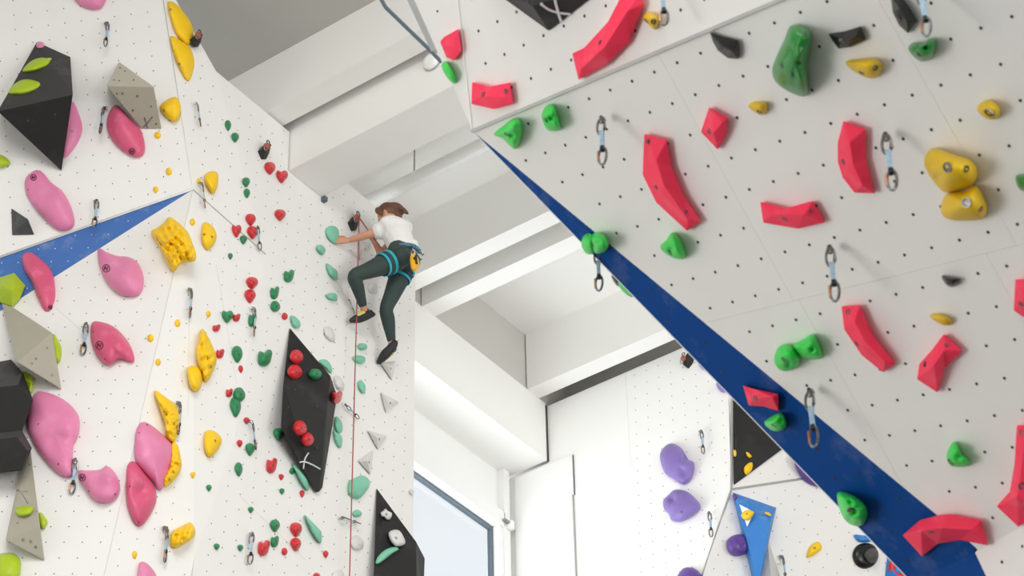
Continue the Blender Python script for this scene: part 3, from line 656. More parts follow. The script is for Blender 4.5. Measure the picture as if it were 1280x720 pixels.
Y = [('yellow', 'round', 197, 169, 8, 9, 'small yellow hold, first below the blocky yellow one'), ('yellow', 'round', 211, 214.5, 7.5, 9.5, 'small yellow hold between the blocky yellow one and the stripe tip'),
 ('yellow', 'tear', 194.5, 237.5, 7, 8.5, 'small yellow hold just above the blue stripe'), ('yellow', 'tear', 248.3, 226.5, 5, 7.5, 'tiny yellow hold left of the teardrop yellow one'),
 ('yellow', 'round', 240.5, 277.5, 6.5, 9, 'tiny yellow hold above the rocky yellow one'), ('yellow', 'round', 222, 404, 7, 9.5, 'small yellow hold left of the upright rocky yellow one'),
 ('yellow', 'tear', 260.5, 393, 6, 8.5, 'small yellow hold above the upright rocky yellow one'), ('yellow', 'round', 188, 422.5, 8, 9.5, 'small yellow hold right of the deep pink lobed hold, upper'),
 ('yellow', 'round', 197.7, 452.5, 7, 8.5, 'small yellow hold right of the deep pink lobed hold, lower'), ('yellow', 'tear', 168.3, 694, 6.5, 11, 'small yellow hold above the pink tip at the bottom edge'),
 ('yellow', 'heart', 241, 594, 6, 9, 'small yellow hold right of the crescent, lower wall')]
RG = [('green', 'leaf', 285, 157, 8, 14, 'green leaf hold, topmost on the wall'), ('green', 'tear', 294, 172, 9.5, 12.5, 'green hold just below the topmost green leaf'),
 ('red', 'tear', 337.5, 210.5, 14, 16, 'red hold left of the pair under the upper anchor'), ('red', 'heart', 352.7, 221, 14.5, 16.5, 'red hold right of the pair under the upper anchor'),
 ('green', 'tear', 307.8, 228, 9.5, 12.5, 'green hold, upper of two stacked left of the lone red one'), ('green', 'tear', 308.7, 242, 8, 12.5, 'green hold, lower of two stacked left of the lone red one'),
 ('red', 'tear', 350.3, 269, 14, 14.5, 'lone red hold with clear wall round it, right of the trim line'), ('red', 'tear', 313.3, 275, 13, 15.5, 'red hold, top of three by the seam end carabiner'),
 ('red', 'tear', 315.7, 291, 14, 16.5, 'red hold touching the carabiner at the seam end'), ('red', 'heart', 295.8, 289, 12, 16.5, 'red hold left of the seam end carabiner'),
 ('green', 'tear', 304.3, 300, 9, 11.5, 'green hold under the three red ones by the seam'), ('green', 'tear', 288, 320.5, 6, 8.5, 'tiny green hold alone below the seam'),
 ('green', 'mitten', 361, 345, 13.5, 16, 'green hold right of the stacked red pair, highest of three'), ('red', 'tear', 315.2, 354, 15, 15.5, 'red hold, upper of the stacked pair in mid wall'),
 ('red', 'tear', 312.7, 370.5, 14, 17.5, 'red hold, lower of the stacked pair in mid wall'), ('green', 'mitten', 343.3, 366, 11.5, 16.5, 'green hold, upper of the two right of the red pair'),
 ('green', 'round', 344.2, 383, 12, 13.5, 'green hold, lower of the two right of the red pair'), ('green', 'heart', 284.5, 396, 14.5, 16, 'green hold with a small red one at its right side'),
 ('red', 'mitten', 295.7, 397, 10, 10.5, 'small red hold touching a green one in mid wall'), ('green', 'mitten', 315.3, 400, 11, 17.5, 'green hold behind the mid wall carabiner'),
 ('red', 'round', 356, 395.3, 7.5, 9, 'small red hold left of the mint sliver above the tall black volume'), ('red', 'mitten', 270.5, 410, 10.5, 9.5, 'small red double-lobed hold right of the small yellow one'),
 ('red', 'mitten', 275, 442, 11, 12.5, 'small red hold right of the upright rocky yellow hold'), ('green', 'leaf', 296.5, 443, 13.5, 21.5, 'large green leaf hold in mid wall'),
 ('green', 'mitten', 331, 447.5, 18.5, 21.5, 'large green wedge hold left of the tall black volume'), ('red', 'leaf', 301, 461.5, 6, 10, 'tiny red hold under the large green leaf hold'),
 ('red', 'mitten', 286.5, 491, 9, 11.5, 'small red hold at the upper left of the doubled green holds'), ('green', 'round', 299, 493.5, 15, 18, 'upper of the two overlapping green holds'),
 ('green', 'leaf', 294.3, 509, 14, 26, 'lower, longer one of the two overlapping green holds'), ('red', 'tear', 308.3, 526, 7.5, 9, 'tiny red hold below the doubled green holds'),
 ('green', 'tear', 348.3, 543, 14, 16, 'green hold at the left edge of the tall black volume'), ('green', 'tear', 312.7, 562, 12, 16, 'green hold below a carabiner, left of the tall black volume'),
 ('red', 'tear', 299.7, 554.5, 7.5, 9.5, 'tiny red hold left of the green one under the carabiner'), ('red', 'mitten', 339.5, 582, 14, 19.5, 'large red hold left of the chalk cross'),
 ('green', 'leaf', 298.3, 587, 10, 18.5, 'slim green hold left of the large red one'), ('red', 'tear', 351.7, 596.5, 6.5, 8, 'tiny red hold under the large red one'),
 ('green', 'round', 365, 589, 6.5, 7.5, 'tiny green hold at the tip of the upper mint sliver'), ('green', 'tear', 261.3, 610, 7, 8.5, 'tiny green hold alone at the lower left of the wall'),
 ('green', 'tear', 352.5, 614.3, 6.5, 8, 'tiny green hold below the tiny red one'), ('red', 'tear', 377.7, 617.5, 6.5, 9.5, 'tiny red hold under the upper mint sliver'),
 ('green', 'tear', 313.7, 637.5, 7, 8, 'tiny green hold above the bottom carabiner'), ('green', 'tear', 343.7, 657.5, 12.5, 16, 'green hold, upper of two in the bottom cluster'),
 ('red', 'tear', 370, 662.5, 15, 18.5, 'red hold, upper of two stacked in the bottom cluster'), ('green', 'mitten', 343.3, 677, 11, 15.5, 'green hold, lower of two in the bottom cluster'),
 ('red', 'mitten', 329.5, 685, 15.5, 20, 'red hold right of the bottom carabiner'), ('red', 'tear', 369.7, 681, 13.5, 17, 'red hold, lower of two stacked in the bottom cluster'),
 ('red', 'round', 355.7, 689.5, 7.5, 9.5, 'small red hold in the middle of the bottom cluster'), ('green', 'tear', 271, 683.5, 7.5, 8.5, 'tiny green hold, bottom left of the wall'),
 ('green', 'tear', 300.5, 685, 7.5, 8.5, 'tiny green hold left of the bottom carabiner'), ('red', 'tear', 407.3, 693, 7, 9.5, 'tiny red hold right of the lower mint sliver'),
 ('red', 'round', 396, 720, 9, 8, 'tiny red hold cut by the bottom edge')]
for t in Y+RG: small(*t)
for t in [('red', 'round', 370.7, 446.3, 17, 18, 'red hold, topmost on the tall black volume'), ('red', 'round', 368.5, 465, 18.5, 18, 'red hold, second from the top on the tall black volume'),
 ('green', 'round', 394.2, 467.8, 17, 13.5, 'green hold on the tall black volume'), ('red', 'round', 374.7, 535, 17.5, 18.5, 'red hold, left of the low pair on the tall black volume'),
 ('red', 'round', 384, 549, 16.5, 17, 'red hold, right of the low pair on the tall black volume'), ('red', 'mitten', 421, 496.5, 14, 16.5, 'red hold on the right corner of the tall black volume')]:
    small(*t, hh=.075, on='all')
# ---------------------------------------------------------------- mint and pale holds on the tower beside the climber
MT = [
 ('mint oval hold under the climber\'s left hand', [(407, 287), (413, 282), (422, 285), (424, 296), (422, 306), (415, 303), (409, 296)]),
 ('small mint hold left below the climber\'s hand', [(396, 307), (402, 306), (407, 312), (403, 319), (397, 313)]),
 ('mint diamond hold left of the climber\'s raised knee', [(408, 329), (415, 333), (422, 340), (421, 350), (413, 345), (409, 337)]),
 ('mint hold left of the climber\'s shin', [(407, 368.5), (415, 366), (421, 368), (421, 376), (412, 374.5)]),
 ('mint sliver above the tip of the tall black volume', [(363, 395), (368, 395), (375, 402), (375, 409), (368, 410), (364, 402)]),
 ('round mint hold half behind the tall black volume', [(398, 452), (405, 449), (411, 452), (415, 460), (414.5, 467), (408, 462)]),
 ('small mint hold on the rope line under the climber\'s left foot', [(447.5, 431), (451, 429), (457.5, 430), (459, 435), (454, 437.5), (449, 436)]),
 ('mint hold crossed by the rope, second under the left foot', [(441, 446), (447.5, 444), (456, 446), (456, 452.5), (450, 455), (442.5, 451)]),
 ('mint hold crossed by the rope, third under the left foot', [(447.5, 478), (451, 475), (456, 480), (457, 487.5), (454, 492), (449, 485)]),
 ('mint hold, upper of two right of the tall black volume', [(419, 521), (424, 522.5), (428, 530), (427.5, 540), (422, 541), (418, 532)]),
 ('mint hold, lower of two right of the tall black volume', [(416.5, 537.5), (421, 540), (427.5, 546), (427.5, 556), (425, 560), (419, 553)]),
 ('largest mint hold, crossed by the rope low down', [(435.6, 608), (437, 601), (445, 597), (453, 594), (461.6, 599.6), (462, 606.7), (457, 615), (448.6, 623.7), (440, 621), (436, 617)]),
 ('small mint hold under the largest mint one', [(441, 641), (446, 637), (452, 640), (451, 645), (444, 646)]),
 ('upper long mint sliver beside the chalk-crossed black volume', [(365, 579), (373, 585), (382.5, 596), (386, 603), (385, 614.5), (379, 607), (372, 595)]),
 ('lower long mint sliver at the bottom of the wall', [(380.6, 643.7), (387, 649), (398, 660), (402, 666), (401, 680), (394, 671.6), (387, 660)])]
for i, (lab, o_) in enumerate(MT):
    w = max(p[0] for p in o_)-min(p[0] for p in o_)
    blob('mint_hold', lab, HO, 'mint', o_, .045 if w < 18 else .07, N=24, rings=6, rough=.012, rf=18, seed=i, on=W1 if i == 5 else 'wall')
blob('mint_hold', 'mint hold on the black volume at the foot of the rope', HO, 'mint', [(469.4, 704.7), (472, 696), (481.7, 687), (493.5, 683.5), (498.7, 686.5), (491, 691.7), (481.7, 699), (473.4, 704.7)], .05, on='all', N=26, rings=6, rough=.012, rf=18)
WH = [
 ('smooth', 'faint white blotchy hold left below the climber\'s left foot', [(405, 410), (412, 408), (418, 416), (418, 427), (411, 425), (406, 418)]),
 ('smooth', 'white hold right of the tall black volume', [(417, 471), (424, 470), (430, 479), (429, 487), (422, 487), (418, 479)]),
 ('tri', 'white triangular hold under the climber\'s right foot', [(475, 453), (495, 451), (490, 475)]),
 ('tri', 'white triangular hold, second below the climber\'s right foot', [(476, 490), (499, 502.5), (482.5, 516)]),
 ('tri', 'white triangular hold, third below the climber\'s right foot', [(459.5, 538), (484, 544.5), (472.5, 562)]),
 ('tri', 'white upward-pointing triangular hold beside the rope', [(467, 562), (463, 593), (448, 576)]),
 ('smooth', 'round white hold crossed by the rope near the bottom', [(438, 674), (446, 669), (454, 676), (453, 686), (442, 687)]),
 ('smooth', 'white hold cut by the bottom edge left of the rope', [(416, 716), (425, 712), (430, 718), (430, 730), (416, 730)]),
 ('tri', 'white triangular hold behind the climber\'s arms', [(450, 326), (463, 303), (449, 302)]),
 ('smooth', 'white knobbly hold behind the climber\'s bent knee', [(460, 357), (466, 352.5), (472, 357), (471, 365), (462, 365)]),
 ('smooth', 'tiny white hold at the tower edge above the lowest black volume', [(512.6, 612.5), (517, 612), (517.4, 618), (513, 618)])]
for i, (k, lab, o_) in enumerate(WH):
    if k == 'smooth': blob('white_hold', lab, HO, 'pale_hold', o_, .04, N=20, rings=5, rough=.012, rf=18, seed=i)
    else:
        c = np.mean(o_, 0); crystal('white_hold', lab, HO, 'pale_hold', o_, [(c[0], c[1]-1, .09)], rim=.02, bolts=[(c[0]+2, c[1]+1)])
blob('white_hold', 'four-lobed white hold, upper one on the black volume at the rope foot', HO, 'pale_hold', [(475.8, 640.7), (479, 638.5), (481.7, 635.7), (485, 638.7), (489.8, 641.5), (488.5, 648), (484, 650), (480, 646.5), (477, 645.6)], .05, on='all', N=26, rings=6, bolts=[(483, 643)])
blob('white_hold', 'rounded white hold, lower one on the black volume at the rope foot', HO, 'pale_hold', [(485.7, 665.7), (493.5, 662), (500.6, 664.5), (506.5, 676), (505, 681), (494.7, 683), (487.6, 675)], .06, on='all', N=26, rings=6, bolts=[(495, 672.5)])
# ---------------------------------------------------------------- purple, yellow and others on the far walls
PU = [
 ('upper purple double-lobed hold on the bright far wall', [(824.7, 572), (828.6, 560.5), (839, 554), (852, 560.5), (860, 574), (867.5, 578), (866, 593.6), (856, 606), (842, 599), (830.5, 590)], .14, 'wall', ((857, 572, 5, -.07), (853, 590, 6, -.05)), 'purple'),
 ('lower purple hold with a round lobe on the bright far wall', [(829, 626), (836, 618), (844, 612), (858, 614), (869, 622.7), (876, 632.5), (869, 642), (852, 652), (839, 650), (837, 643), (830.5, 637)], .14, 'wall', ((840, 625, 4, -.07),), 'purple'),
 ('purple hold cut by the bottom edge of the far wall', [(846, 728), (852, 712), (862, 709), (873, 714), (879, 728)], .1, 'wall', (), 'purple_dark'),
 ('small purple hold beside the far anchor, under the tower edge', [(872, 452), (878, 449), (884, 456), (886, 463), (877, 461)], .06, FARP, (), 'purple'),
 ('small purple hold below the far anchor', [(895, 480), (900, 476), (910, 484), (912, 490), (901, 489.5)], .06, FARP, (), 'purple'),
 ('dark purple disc-shaped hold half hidden behind the blue tower edge', [(992, 570), (1010, 570), (1030, 590), (1030, 609), (1010, 604), (998, 591)], .1, R2, (), 'purple_dark'),
 ('round purple hold with a groove against the blue volume', [(908.5, 676.6), (918, 668.7), (932, 669), (938.7, 680), (934, 691), (921, 695.4), (910.5, 689)], .13, R2, ((924, 676, 3, -.03), (929, 682, 3, -.03)), 'purple_dark'),
 ('tiny purple hold on the top corner of the blue volume', [(915.6, 619), (919, 617), (922.5, 621), (920, 625.5), (916.5, 624)], .04, R2, (), 'purple_dark')]
for i, (lab, o_, h, on, ft, m) in enumerate(PU):
    blob('purple_hold', lab, HO, m, o_, h, on=on, N=36 if h > .1 else 18, rings=10 if h > .1 else 5, feats=ft, bolts=[((852, 640) if i == 1 else (921.5, 683))] if i in (1, 6) else [], lift=.06 if i == 7 else 0)
blob('yellow_hold', 'yellow leaf hold on the far right wall above its carabiner', HO, 'yellow', [(1008, 696.5), (1013.4, 682), (1022.5, 677), (1027.5, 684), (1020.7, 692), (1013, 696)], .06, on=R2, N=22, rings=6, bolts=[(1018, 685)])
blob('yellow_hold', 'yellow hold on the white triangle of the blue volume', HO, 'yellow', [(926.5, 643), (932, 638), (942, 639.5), (939, 648), (933, 650.5), (928, 648)], .05, on='all', N=20, rings=5, bolts=[(933.5, 642.5, .006)])
for lab, o_ in (('small yellow hold at the right top of the blue volume', [(955, 641), (960, 640), (964, 643.5), (962, 645)]),
    ('small yellow hold at the left edge of the far black triangle volume', [(916.5, 563), (920, 563), (920.5, 569), (918, 571)]),
    ('small yellow hold, upper one on the far black triangle volume', [(932, 565), (936, 566), (940, 571), (935, 572)]),
    ('larger yellow hold, lower one on the far black triangle volume', [(930, 584), (935, 579), (940.5, 578), (940, 587), (933, 594), (930, 590)])):
    blob('yellow_hold', lab, HO, 'yellow', o_, .035, on='all', N=14, rings=4)
blob('blue_hold', 'small blue wedge hold above the round black hold', HO, 'blue_volume', [(1067, 668.7), (1078, 669), (1091, 671), (1092, 675.5), (1082, 678), (1073, 677)], .05, on=R2, N=20, rings=4)
bk = blob('black_hold', 'round black hold with a knob on its right side', HO, 'black_gloss', [(1065.5, 694), (1070, 683), (1081, 678.5), (1093, 682), (1098, 694), (1093, 706), (1081, 711), (1070, 706)], .06, on=R2, N=30, rings=6)
blob('knob', None, None, 'charcoal', [(1080, 695), (1083, 687.5), (1090, 685), (1097, 688), (1098, 696), (1094, 703), (1086, 703)], .15, on=R2, N=22, rings=6, parent=bk, lift=.02)
c_ = R2.at(1122, 712); u_ = R2.n.orthogonal().normalized(); v_ = R2.n.cross(u_)
ro = link('ring_hold', tubemesh('ring_hold', [([c_+R2.n*.05+(u_*math.cos(a*.314)+v_*math.sin(a*.314))*.085 for a in range(20)], .034)], c_, closed=True, seg=10), 'red', None, c_, smooth=True)
tag(ro, 'glossy red ring hold round a blue one, at the bottom edge under the tower', HO)
blob('blue_hold', 'small blue hold inside the red ring hold', HO, 'blue_volume', [(1117, 709), (1123, 707), (1128, 713), (1125, 719), (1118, 717)], .07, on=R2, N=16, rings=4)
# ---------------------------------------------------------------- overhanging tower
CR = [
 ('coral faceted hold on the narrow left face of the tower', [(550, 52), (555, 46), (573, 36), (577, 63), (568, 76), (558, 72)], [(560, 50, .03), (566, 60, .04)], ULP, [], 0),
 ('coral bow-tie hold near the prow, above the metal trim', [(590, 102.5), (612, 108), (638, 103), (642, 130), (617, 136.5), (589, 130)], [(600, 120, .05), (630, 122, .05)], 'wall', [(632, 114), (604, 118)], 0),
 ('large coral hold above the trim, right of the crossed black volume', [(715, 67), (730, 60), (760, 27), (778, -8), (800, -8), (805, 5), (786, 53), (760, 80), (723, 100)], [(726, 86, .07), (756, 58, .1), (784, 14, .09)], 'wall', [(750, 53)], 0),
 ('long curved coral hold in the middle of the tower', [(805, 167), (834, 174.5), (839, 207), (855, 245), (877, 277), (859, 289), (820, 253), (803, 218)], [(820, 200, .08), (830, 232, .09), (860, 275, .07)], 'wall', [(820, 234), (809.5, 177), (857, 265, .006)], 0),
 ('small coral diamond hold above the middle of the tower', [(886, 134), (910, 147), (907, 171), (897, 187), (876, 165)], [(903, 153, .07), (892, 166, .07)], 'wall', [(886.5, 164)], 0),
 ('upright coral hold left of the carabiner near the yellow pair', [(1054, 151), (1082, 161), (1082, 200), (1094, 242), (1068, 241), (1053, 222), (1047, 202), (1047, 178)], [(1062, 178, .08), (1066, 205, .08), (1078, 232, .07)], 'wall', [(1054, 202)], 0),
 ('wide coral bow-tie hold above the central carabiner', [(950, 252), (983, 260), (1016, 251), (1032, 278), (997.5, 286), (954, 278.5)], [(965, 268, .06), (1005, 268, .08)], 'wall', [(980.5, 273.5), (1014, 264, .006)], 0),
 ('coral hold with chalk, below the central carabiner', [(1051.7, 382.6), (1075, 381), (1091.5, 419), (1120, 455), (1104, 465.7), (1077, 444), (1055, 411.5)], [(1068, 402, .08), (1082, 428, .09), (1106, 452, .07)], 'wall', [(1071, 430), (1060, 390)], 0),
 ('angular coral hold right of the chalked one', [(1180, 417), (1203.5, 439), (1181, 460), (1172, 491), (1146, 474), (1149, 455), (1165, 437)], [(1180, 438, .07), (1168, 456, .1)], 'wall', [(1156, 455), (1183, 431, .006)], 0),
 ('coral hold cut by the right edge, upper one', [(1269, 349), (1294, 349), (1294, 395), (1280, 397), (1267, 388)], [(1282, 372, .08)], 'wall', [(1276, 380)], 0),
 ('small coral hold on the blue band', [(928.6, 481.7), (943, 486), (972.6, 492.5), (973.7, 514), (954, 508), (936, 507)], [(940, 499, .06), (965, 496, .07)], 'wall', [(944, 497.5)], 0),
 ('large coral hold across blue band and panel at the lower right', [(1128, 669), (1150, 650), (1177, 643), (1187, 642.5), (1227, 650), (1235, 682), (1200, 675), (1172, 680), (1152.5, 696)], [(1151, 663, .1), (1177, 660, .12), (1215, 662, .09)], MP, [(1164, 665)], 0),
 ('tall coral hold cut by the right edge, lower one', [(1271, 531), (1300, 531), (1300, 640), (1273, 659), (1245.6, 633), (1262, 615), (1268, 580)], [(1280, 560, .08), (1272, 620, .1)], 'wall', [(1278, 607, .012), (1277, 541)], 0)]
for lab, o_, rg, on, bl, _ in CR: crystal('coral_hold', lab, HO, 'coral', o_, rg, rim=.03, on=on, bolts=bl)
BG = [
 ('bright green wedge hold at the prow below the trim', 'bright_green', [(617, 168), (628, 158), (643, 147.5), (652, 154), (652, 170), (645, 186), (637, 182), (628, 173)], .1, 'wall', ((640, 170, 4, -.03), (643, 155, 6, .03)), ((633, 168),)),
 ('bright green two-lobed hold right of the prow wedge', 'bright_green', [(677, 143), (683, 132), (692, 131), (697, 145), (701, 157), (700, 163), (685, 163), (679, 153)], .1, 'wall', ((689, 148, 3, -.04),), ((683, 150),)),
 ('bright green hold at the left silhouette of the prow', 'bright_green', [(552, 80), (558, 76.5), (565, 86), (570, 98), (569, 104.5), (562, 101), (554, 89)], .06, ULP, (), ()),
 ('bright green lobe, left of a pair on the blue band\'s upper part', 'bright_green', [(727, 300), (732, 292.5), (740, 293), (745, 305), (742, 317), (733, 317), (727.5, 309)], .09, 'wall', (), ()),
 ('bright green lobe, right of a pair on the blue band\'s upper part', 'bright_green', [(737, 300), (745, 290), (757, 295), (761, 307), (755, 315.5), (743, 316)], .13, 'wall', ((748, 303, 4, -.02),), ((741, 305),)),
 ('bright green pointed hold below the long curved coral one', 'bright_green', [(825, 308), (833, 300), (840, 290.5), (850, 298), (857, 320), (848, 324), (833, 318)], .1, 'wall', ((838, 312, 4, -.03),), ((837.5, 316),)),
 ('bright green round hold of the pair above the blue band', 'bright_green', [(967.6, 447.6), (974, 433), (986.7, 430.6), (999, 444), (997.5, 458), (983, 464), (972, 460)], .11, 'wall', ((986, 455, 4, -.03),), ((979, 449.5),)),
 ('bright green wedge hold of the pair above the blue band', 'bright_green', [(990, 433), (1004, 424), (1017, 418), (1027, 437), (1026.4, 448), (1008, 448.5), (997, 444)], .1, 'wall', ((1015, 437, 3, -.03),), ()),
 ('bright green hold under the small coral one on the blue band', 'bright_green', [(955.7, 526.8), (968, 518.5), (977, 516), (982.7, 526.8), (981, 536), (970, 539.4), (959, 534)], .1, 'wall', ((975, 527, 3, -.03),), ((967, 532),)),
 ('large ribbed bright green hold at the lower blue band edge', 'bright_green', [(1046, 619), (1049.5, 614.5), (1062, 617), (1076.6, 626), (1084.5, 638.7), (1080, 655), (1069, 657.5), (1057, 651), (1049.5, 637)], .13, 'wall', ((1068, 640, 4, -.035), (1062, 650, 4, -.03), (1062, 628, 3, -.03), (1074, 632, 3, -.02)), ((1063.5, 637.5, .012),)),
 ('small bright green horn-shaped hold, lower right of the tower', 'bright_green', [(1184, 565), (1191.5, 552), (1197, 556), (1202, 567), (1213, 577), (1209.5, 583), (1190, 583), (1184, 575.6)], .09, 'wall', ((1198, 571, 3.5, -.03),), ((1188.5, 578, .012),)),
 ('large dark green banded hold near the top of the tower', 'dark_green', [(987, 33), (997, 31), (1013, 38), (1015, 50), (1010, 77), (1011, 113), (1005, 121), (987, 115), (970, 103), (965, 87), (972, 67), (980, 50)], .16, 'wall', ((990, 62, 3.5, -.02), (978, 66, 3, -.015), (1003, 58, 3.5, -.02), (993, 92, 3, -.02), (998, 80, 3, -.02), (990, 103, 3, -.015), (1003, 44, 7, .02)), ((1007, 42), (977, 82, .008))),
 ('small dark green three-lobed hold below the top right carabiner', 'dark_green', [(1135, 60), (1142, 53), (1153, 55), (1162, 47.5), (1170, 50), (1170, 60), (1165, 72), (1153, 77), (1142, 71)], .1, 'wall', ((1157, 60, 3, -.04),), ((1148.5, 68),)),
 ('dark green hold cut by the right edge', 'dark_green', [(1269, 222), (1274, 218), (1294, 218), (1294, 240), (1275, 237)], .08, 'wall', (), ()),
 ('small ochre yellow hold under the top carabiner at the trim', 'ochre_yellow', [(803, 22), (810, 15), (823, 22), (819, 37), (808, 28)], .07, 'wall', (), ((808, 26, .008), (817, 27, .008))),
 ('small ochre yellow hold above the coral diamond', 'ochre_yellow', [(935, 132), (943, 127), (957, 128), (959, 138), (953, 144), (943, 140)], .06, 'wall', (), ((949, 139.5),)),
 ('ochre yellow hold below the black bar-shaped hold', 'ochre_yellow', [(1057, 77), (1070, 74), (1093, 73), (1103, 82), (1098, 95), (1087, 98), (1072, 92), (1060, 83)], .09, 'wall', ((1070, 83, 4, -.02),), ((1077, 91), (1094, 85, .008))),
 ('round ochre yellow hold alone at the upper right', 'ochre_yellow', [(1221, 137), (1227, 127.5), (1238, 125), (1250, 135), (1247, 148), (1233, 148)], .08, 'wall', (), ((1236, 141, .013),)),
 ('large ochre yellow hold, upper one of the touching pair', 'ochre_yellow', [(1155, 200), (1162, 187), (1173, 186), (1193, 193), (1213, 200), (1222, 213), (1217, 230), (1200, 238), (1180, 240), (1167, 227), (1158, 213)], .16, 'wall', ((1165, 205, 5, -.03), (1172, 222, 4, -.03)), ((1184, 209, .014), (1208, 211, .009))),
 ('large ochre yellow hold, lower one of the touching pair', 'ochre_yellow', [(1176, 258), (1182, 243), (1193, 240), (1207, 238), (1220, 232), (1230.6, 247), (1234, 263), (1227, 274), (1208, 276), (1189, 275), (1178, 269)], .14, 'wall', ((1184, 250, 5, -.02),), ((1208, 253, .014), (1226, 261, .008))),
 ('small flat ochre yellow hold below the small black one', 'ochre_yellow', [(1162.6, 393), (1174.6, 392), (1189, 399.5), (1189, 406), (1178, 406), (1165.5, 399)], .05, 'wall', (), ()),
 ('small glossy black hold alone on the right', 'black_gloss', [(1177, 344.6), (1188, 346), (1199, 348), (1198, 355.5), (1189, 359), (1181, 354)], .05, 'wall', (), ((1185, 354, .008),))]
for i, (lab, m, o_, h, on, ft, bl) in enumerate(BG):
    w = max(p[0] for p in o_)-min(p[0] for p in o_)
    blob(m.replace('_gloss', '').replace('ochre_', '').replace('bright_', '')+'_hold', lab, HO, m, o_, h, on=on, N=40 if w > 30 else 26, rings=11 if w > 30 else 7, feats=ft, bolts=bl, rough=.006 if 'green' in m else .002, rf=14, seed=i, pw=2.2, tip=.65)
for lab, o_, rg, bl in (('glossy black crescent hold just below the trim', [(887, 40), (905, 46), (923, 50), (924, 62), (924, 74), (910, 73), (897, 63), (891, 52)], [(903, 58, .05), (915, 64, .06)], [(901, 60)]),
 ('glossy black bar-shaped hold above a yellow one', [(1035, 42), (1056, 39), (1076, 32.5), (1080, 42), (1083, 50), (1063, 59), (1048, 61), (1041, 52)], [(1052, 50, .06), (1070, 45, .06)], [(1052, 51)]),
 ('glossy black hold behind the top right carabiner', [(1113, -6), (1127, -4), (1139, 12), (1148, 27), (1135, 42), (1124, 32), (1116, 16)], [(1124, 10, .07), (1134, 28, .07)], [(1124, 22)])):
    crystal('black_hold', lab, HO, 'black_gloss', o_, rg, rim=.02, bolts=bl)
BEH = Plane(MP.n, MP.p-MP.n*.10)
blob('green_hold', 'bright green hold sticking out behind the blue band\'s edge', HO, 'bright_green', [(768, 346), (780, 352), (793, 366), (792, 372), (784, 369), (774, 359)], .05, on=BEH, N=20, rings=5)
blob('black_hold', 'black hold sticking out behind the blue band\'s edge', HO, 'black_gloss', [(764, 344), (770, 345), (776, 356), (772, 358), (767, 352)], .04, on=BEH, N=14, rings=4)
# ================================================================ carabiner draws
def ring_path(w, h, top, n=14):
    """D-shaped loop hanging down from z=top"""
    pts = []
    for i in range(n):
        a = 2*math.pi*i/n; x = math.sin(a)*w/2; z = math.cos(a)*h/2
        x *= 1.0 if x < 0 else .82; x += .004*math.cos(a)
        pts.append((x, 0, top-h/2+z))
    return pts
def proto_draw():
    r = empty('quickdraw', (0, 0, 0))
    z0 = Vector((0, 0, 0))
    hg = link('hanger', tubemesh('hanger', [([(0, .035, .012), (0, .02, .012), (0, .012, 0), (0, .004, -.018), (0, 0, -.02)], [.016, .016, .014, .012, .004])], z0), 'steel', r)
    link('bolt_head', tubemesh('bolt_head', [([(0, .02, .012), (0, .0, .012)], .009)], z0, seg=6), 'dark_metal', hg)
    u = link('upper_carabiner', tubemesh('upper_carabiner', [(ring_path(.040, .098, .0), .0062)], z0, closed=True, seg=6), 'dark_metal', r, smooth=True)
    link('gate', tubemesh('gate', [([(.0165, 0, -.02), (.0175, 0, -.07)], .0065)], z0, seg=6), 'steel', u)
    vs, fs = [], []
    for k, (z, w) in enumerate(((-.078, .011), (-.09, .0125), (-.12, .010), (-.16, .010), (-.185, .0125), (-.197, .011))):
        for sx, sy in ((-1, -1), (1, -1), (1, 1), (-1, 1)): vs.append((sx*w, sy*.006, z))
        if k:
            for j in range(4): fs.append(((k-1)*4+j, (k-1)*4+(j+1) % 4, k*4+(j+1) % 4, k*4+j))
    fs += [(3, 2, 1, 0), (20, 21, 22, 23)]
    s_ = link('sling', fixn(mesh('sling', vs, fs)), 'sling_blue', r)
    link('rubber_keeper', tubemesh('rubber_keeper', [([(0, 0, -.174), (0, 0, -.198)], [.0125, .0145])], z0, seg=6), 'rubber_black', s_)
    l = link('lower_carabiner', tubemesh('lower_carabiner', [(ring_path(.042, .102, -.180), .0062)], z0, closed=True, seg=6), 'dark_metal', r, smooth=True)
    link('gate', tubemesh('gate', [([(-.0205, 0, -.20), (-.0215, 0, -.258)], .0068)], z0, seg=6), 'bronze', l)
    return r
def kids(o): return [c for c in bpy.data.objects if c.parent == o]
PROTO = proto_draw(); TREE = [(c, kids(c)) for c in kids(PROTO)]
def place_tree(root, loc, M3, sc):
    root.matrix_world = Matrix.Translation(loc) @ M3.to_4x4() @ Matrix.Scale(sc, 4)
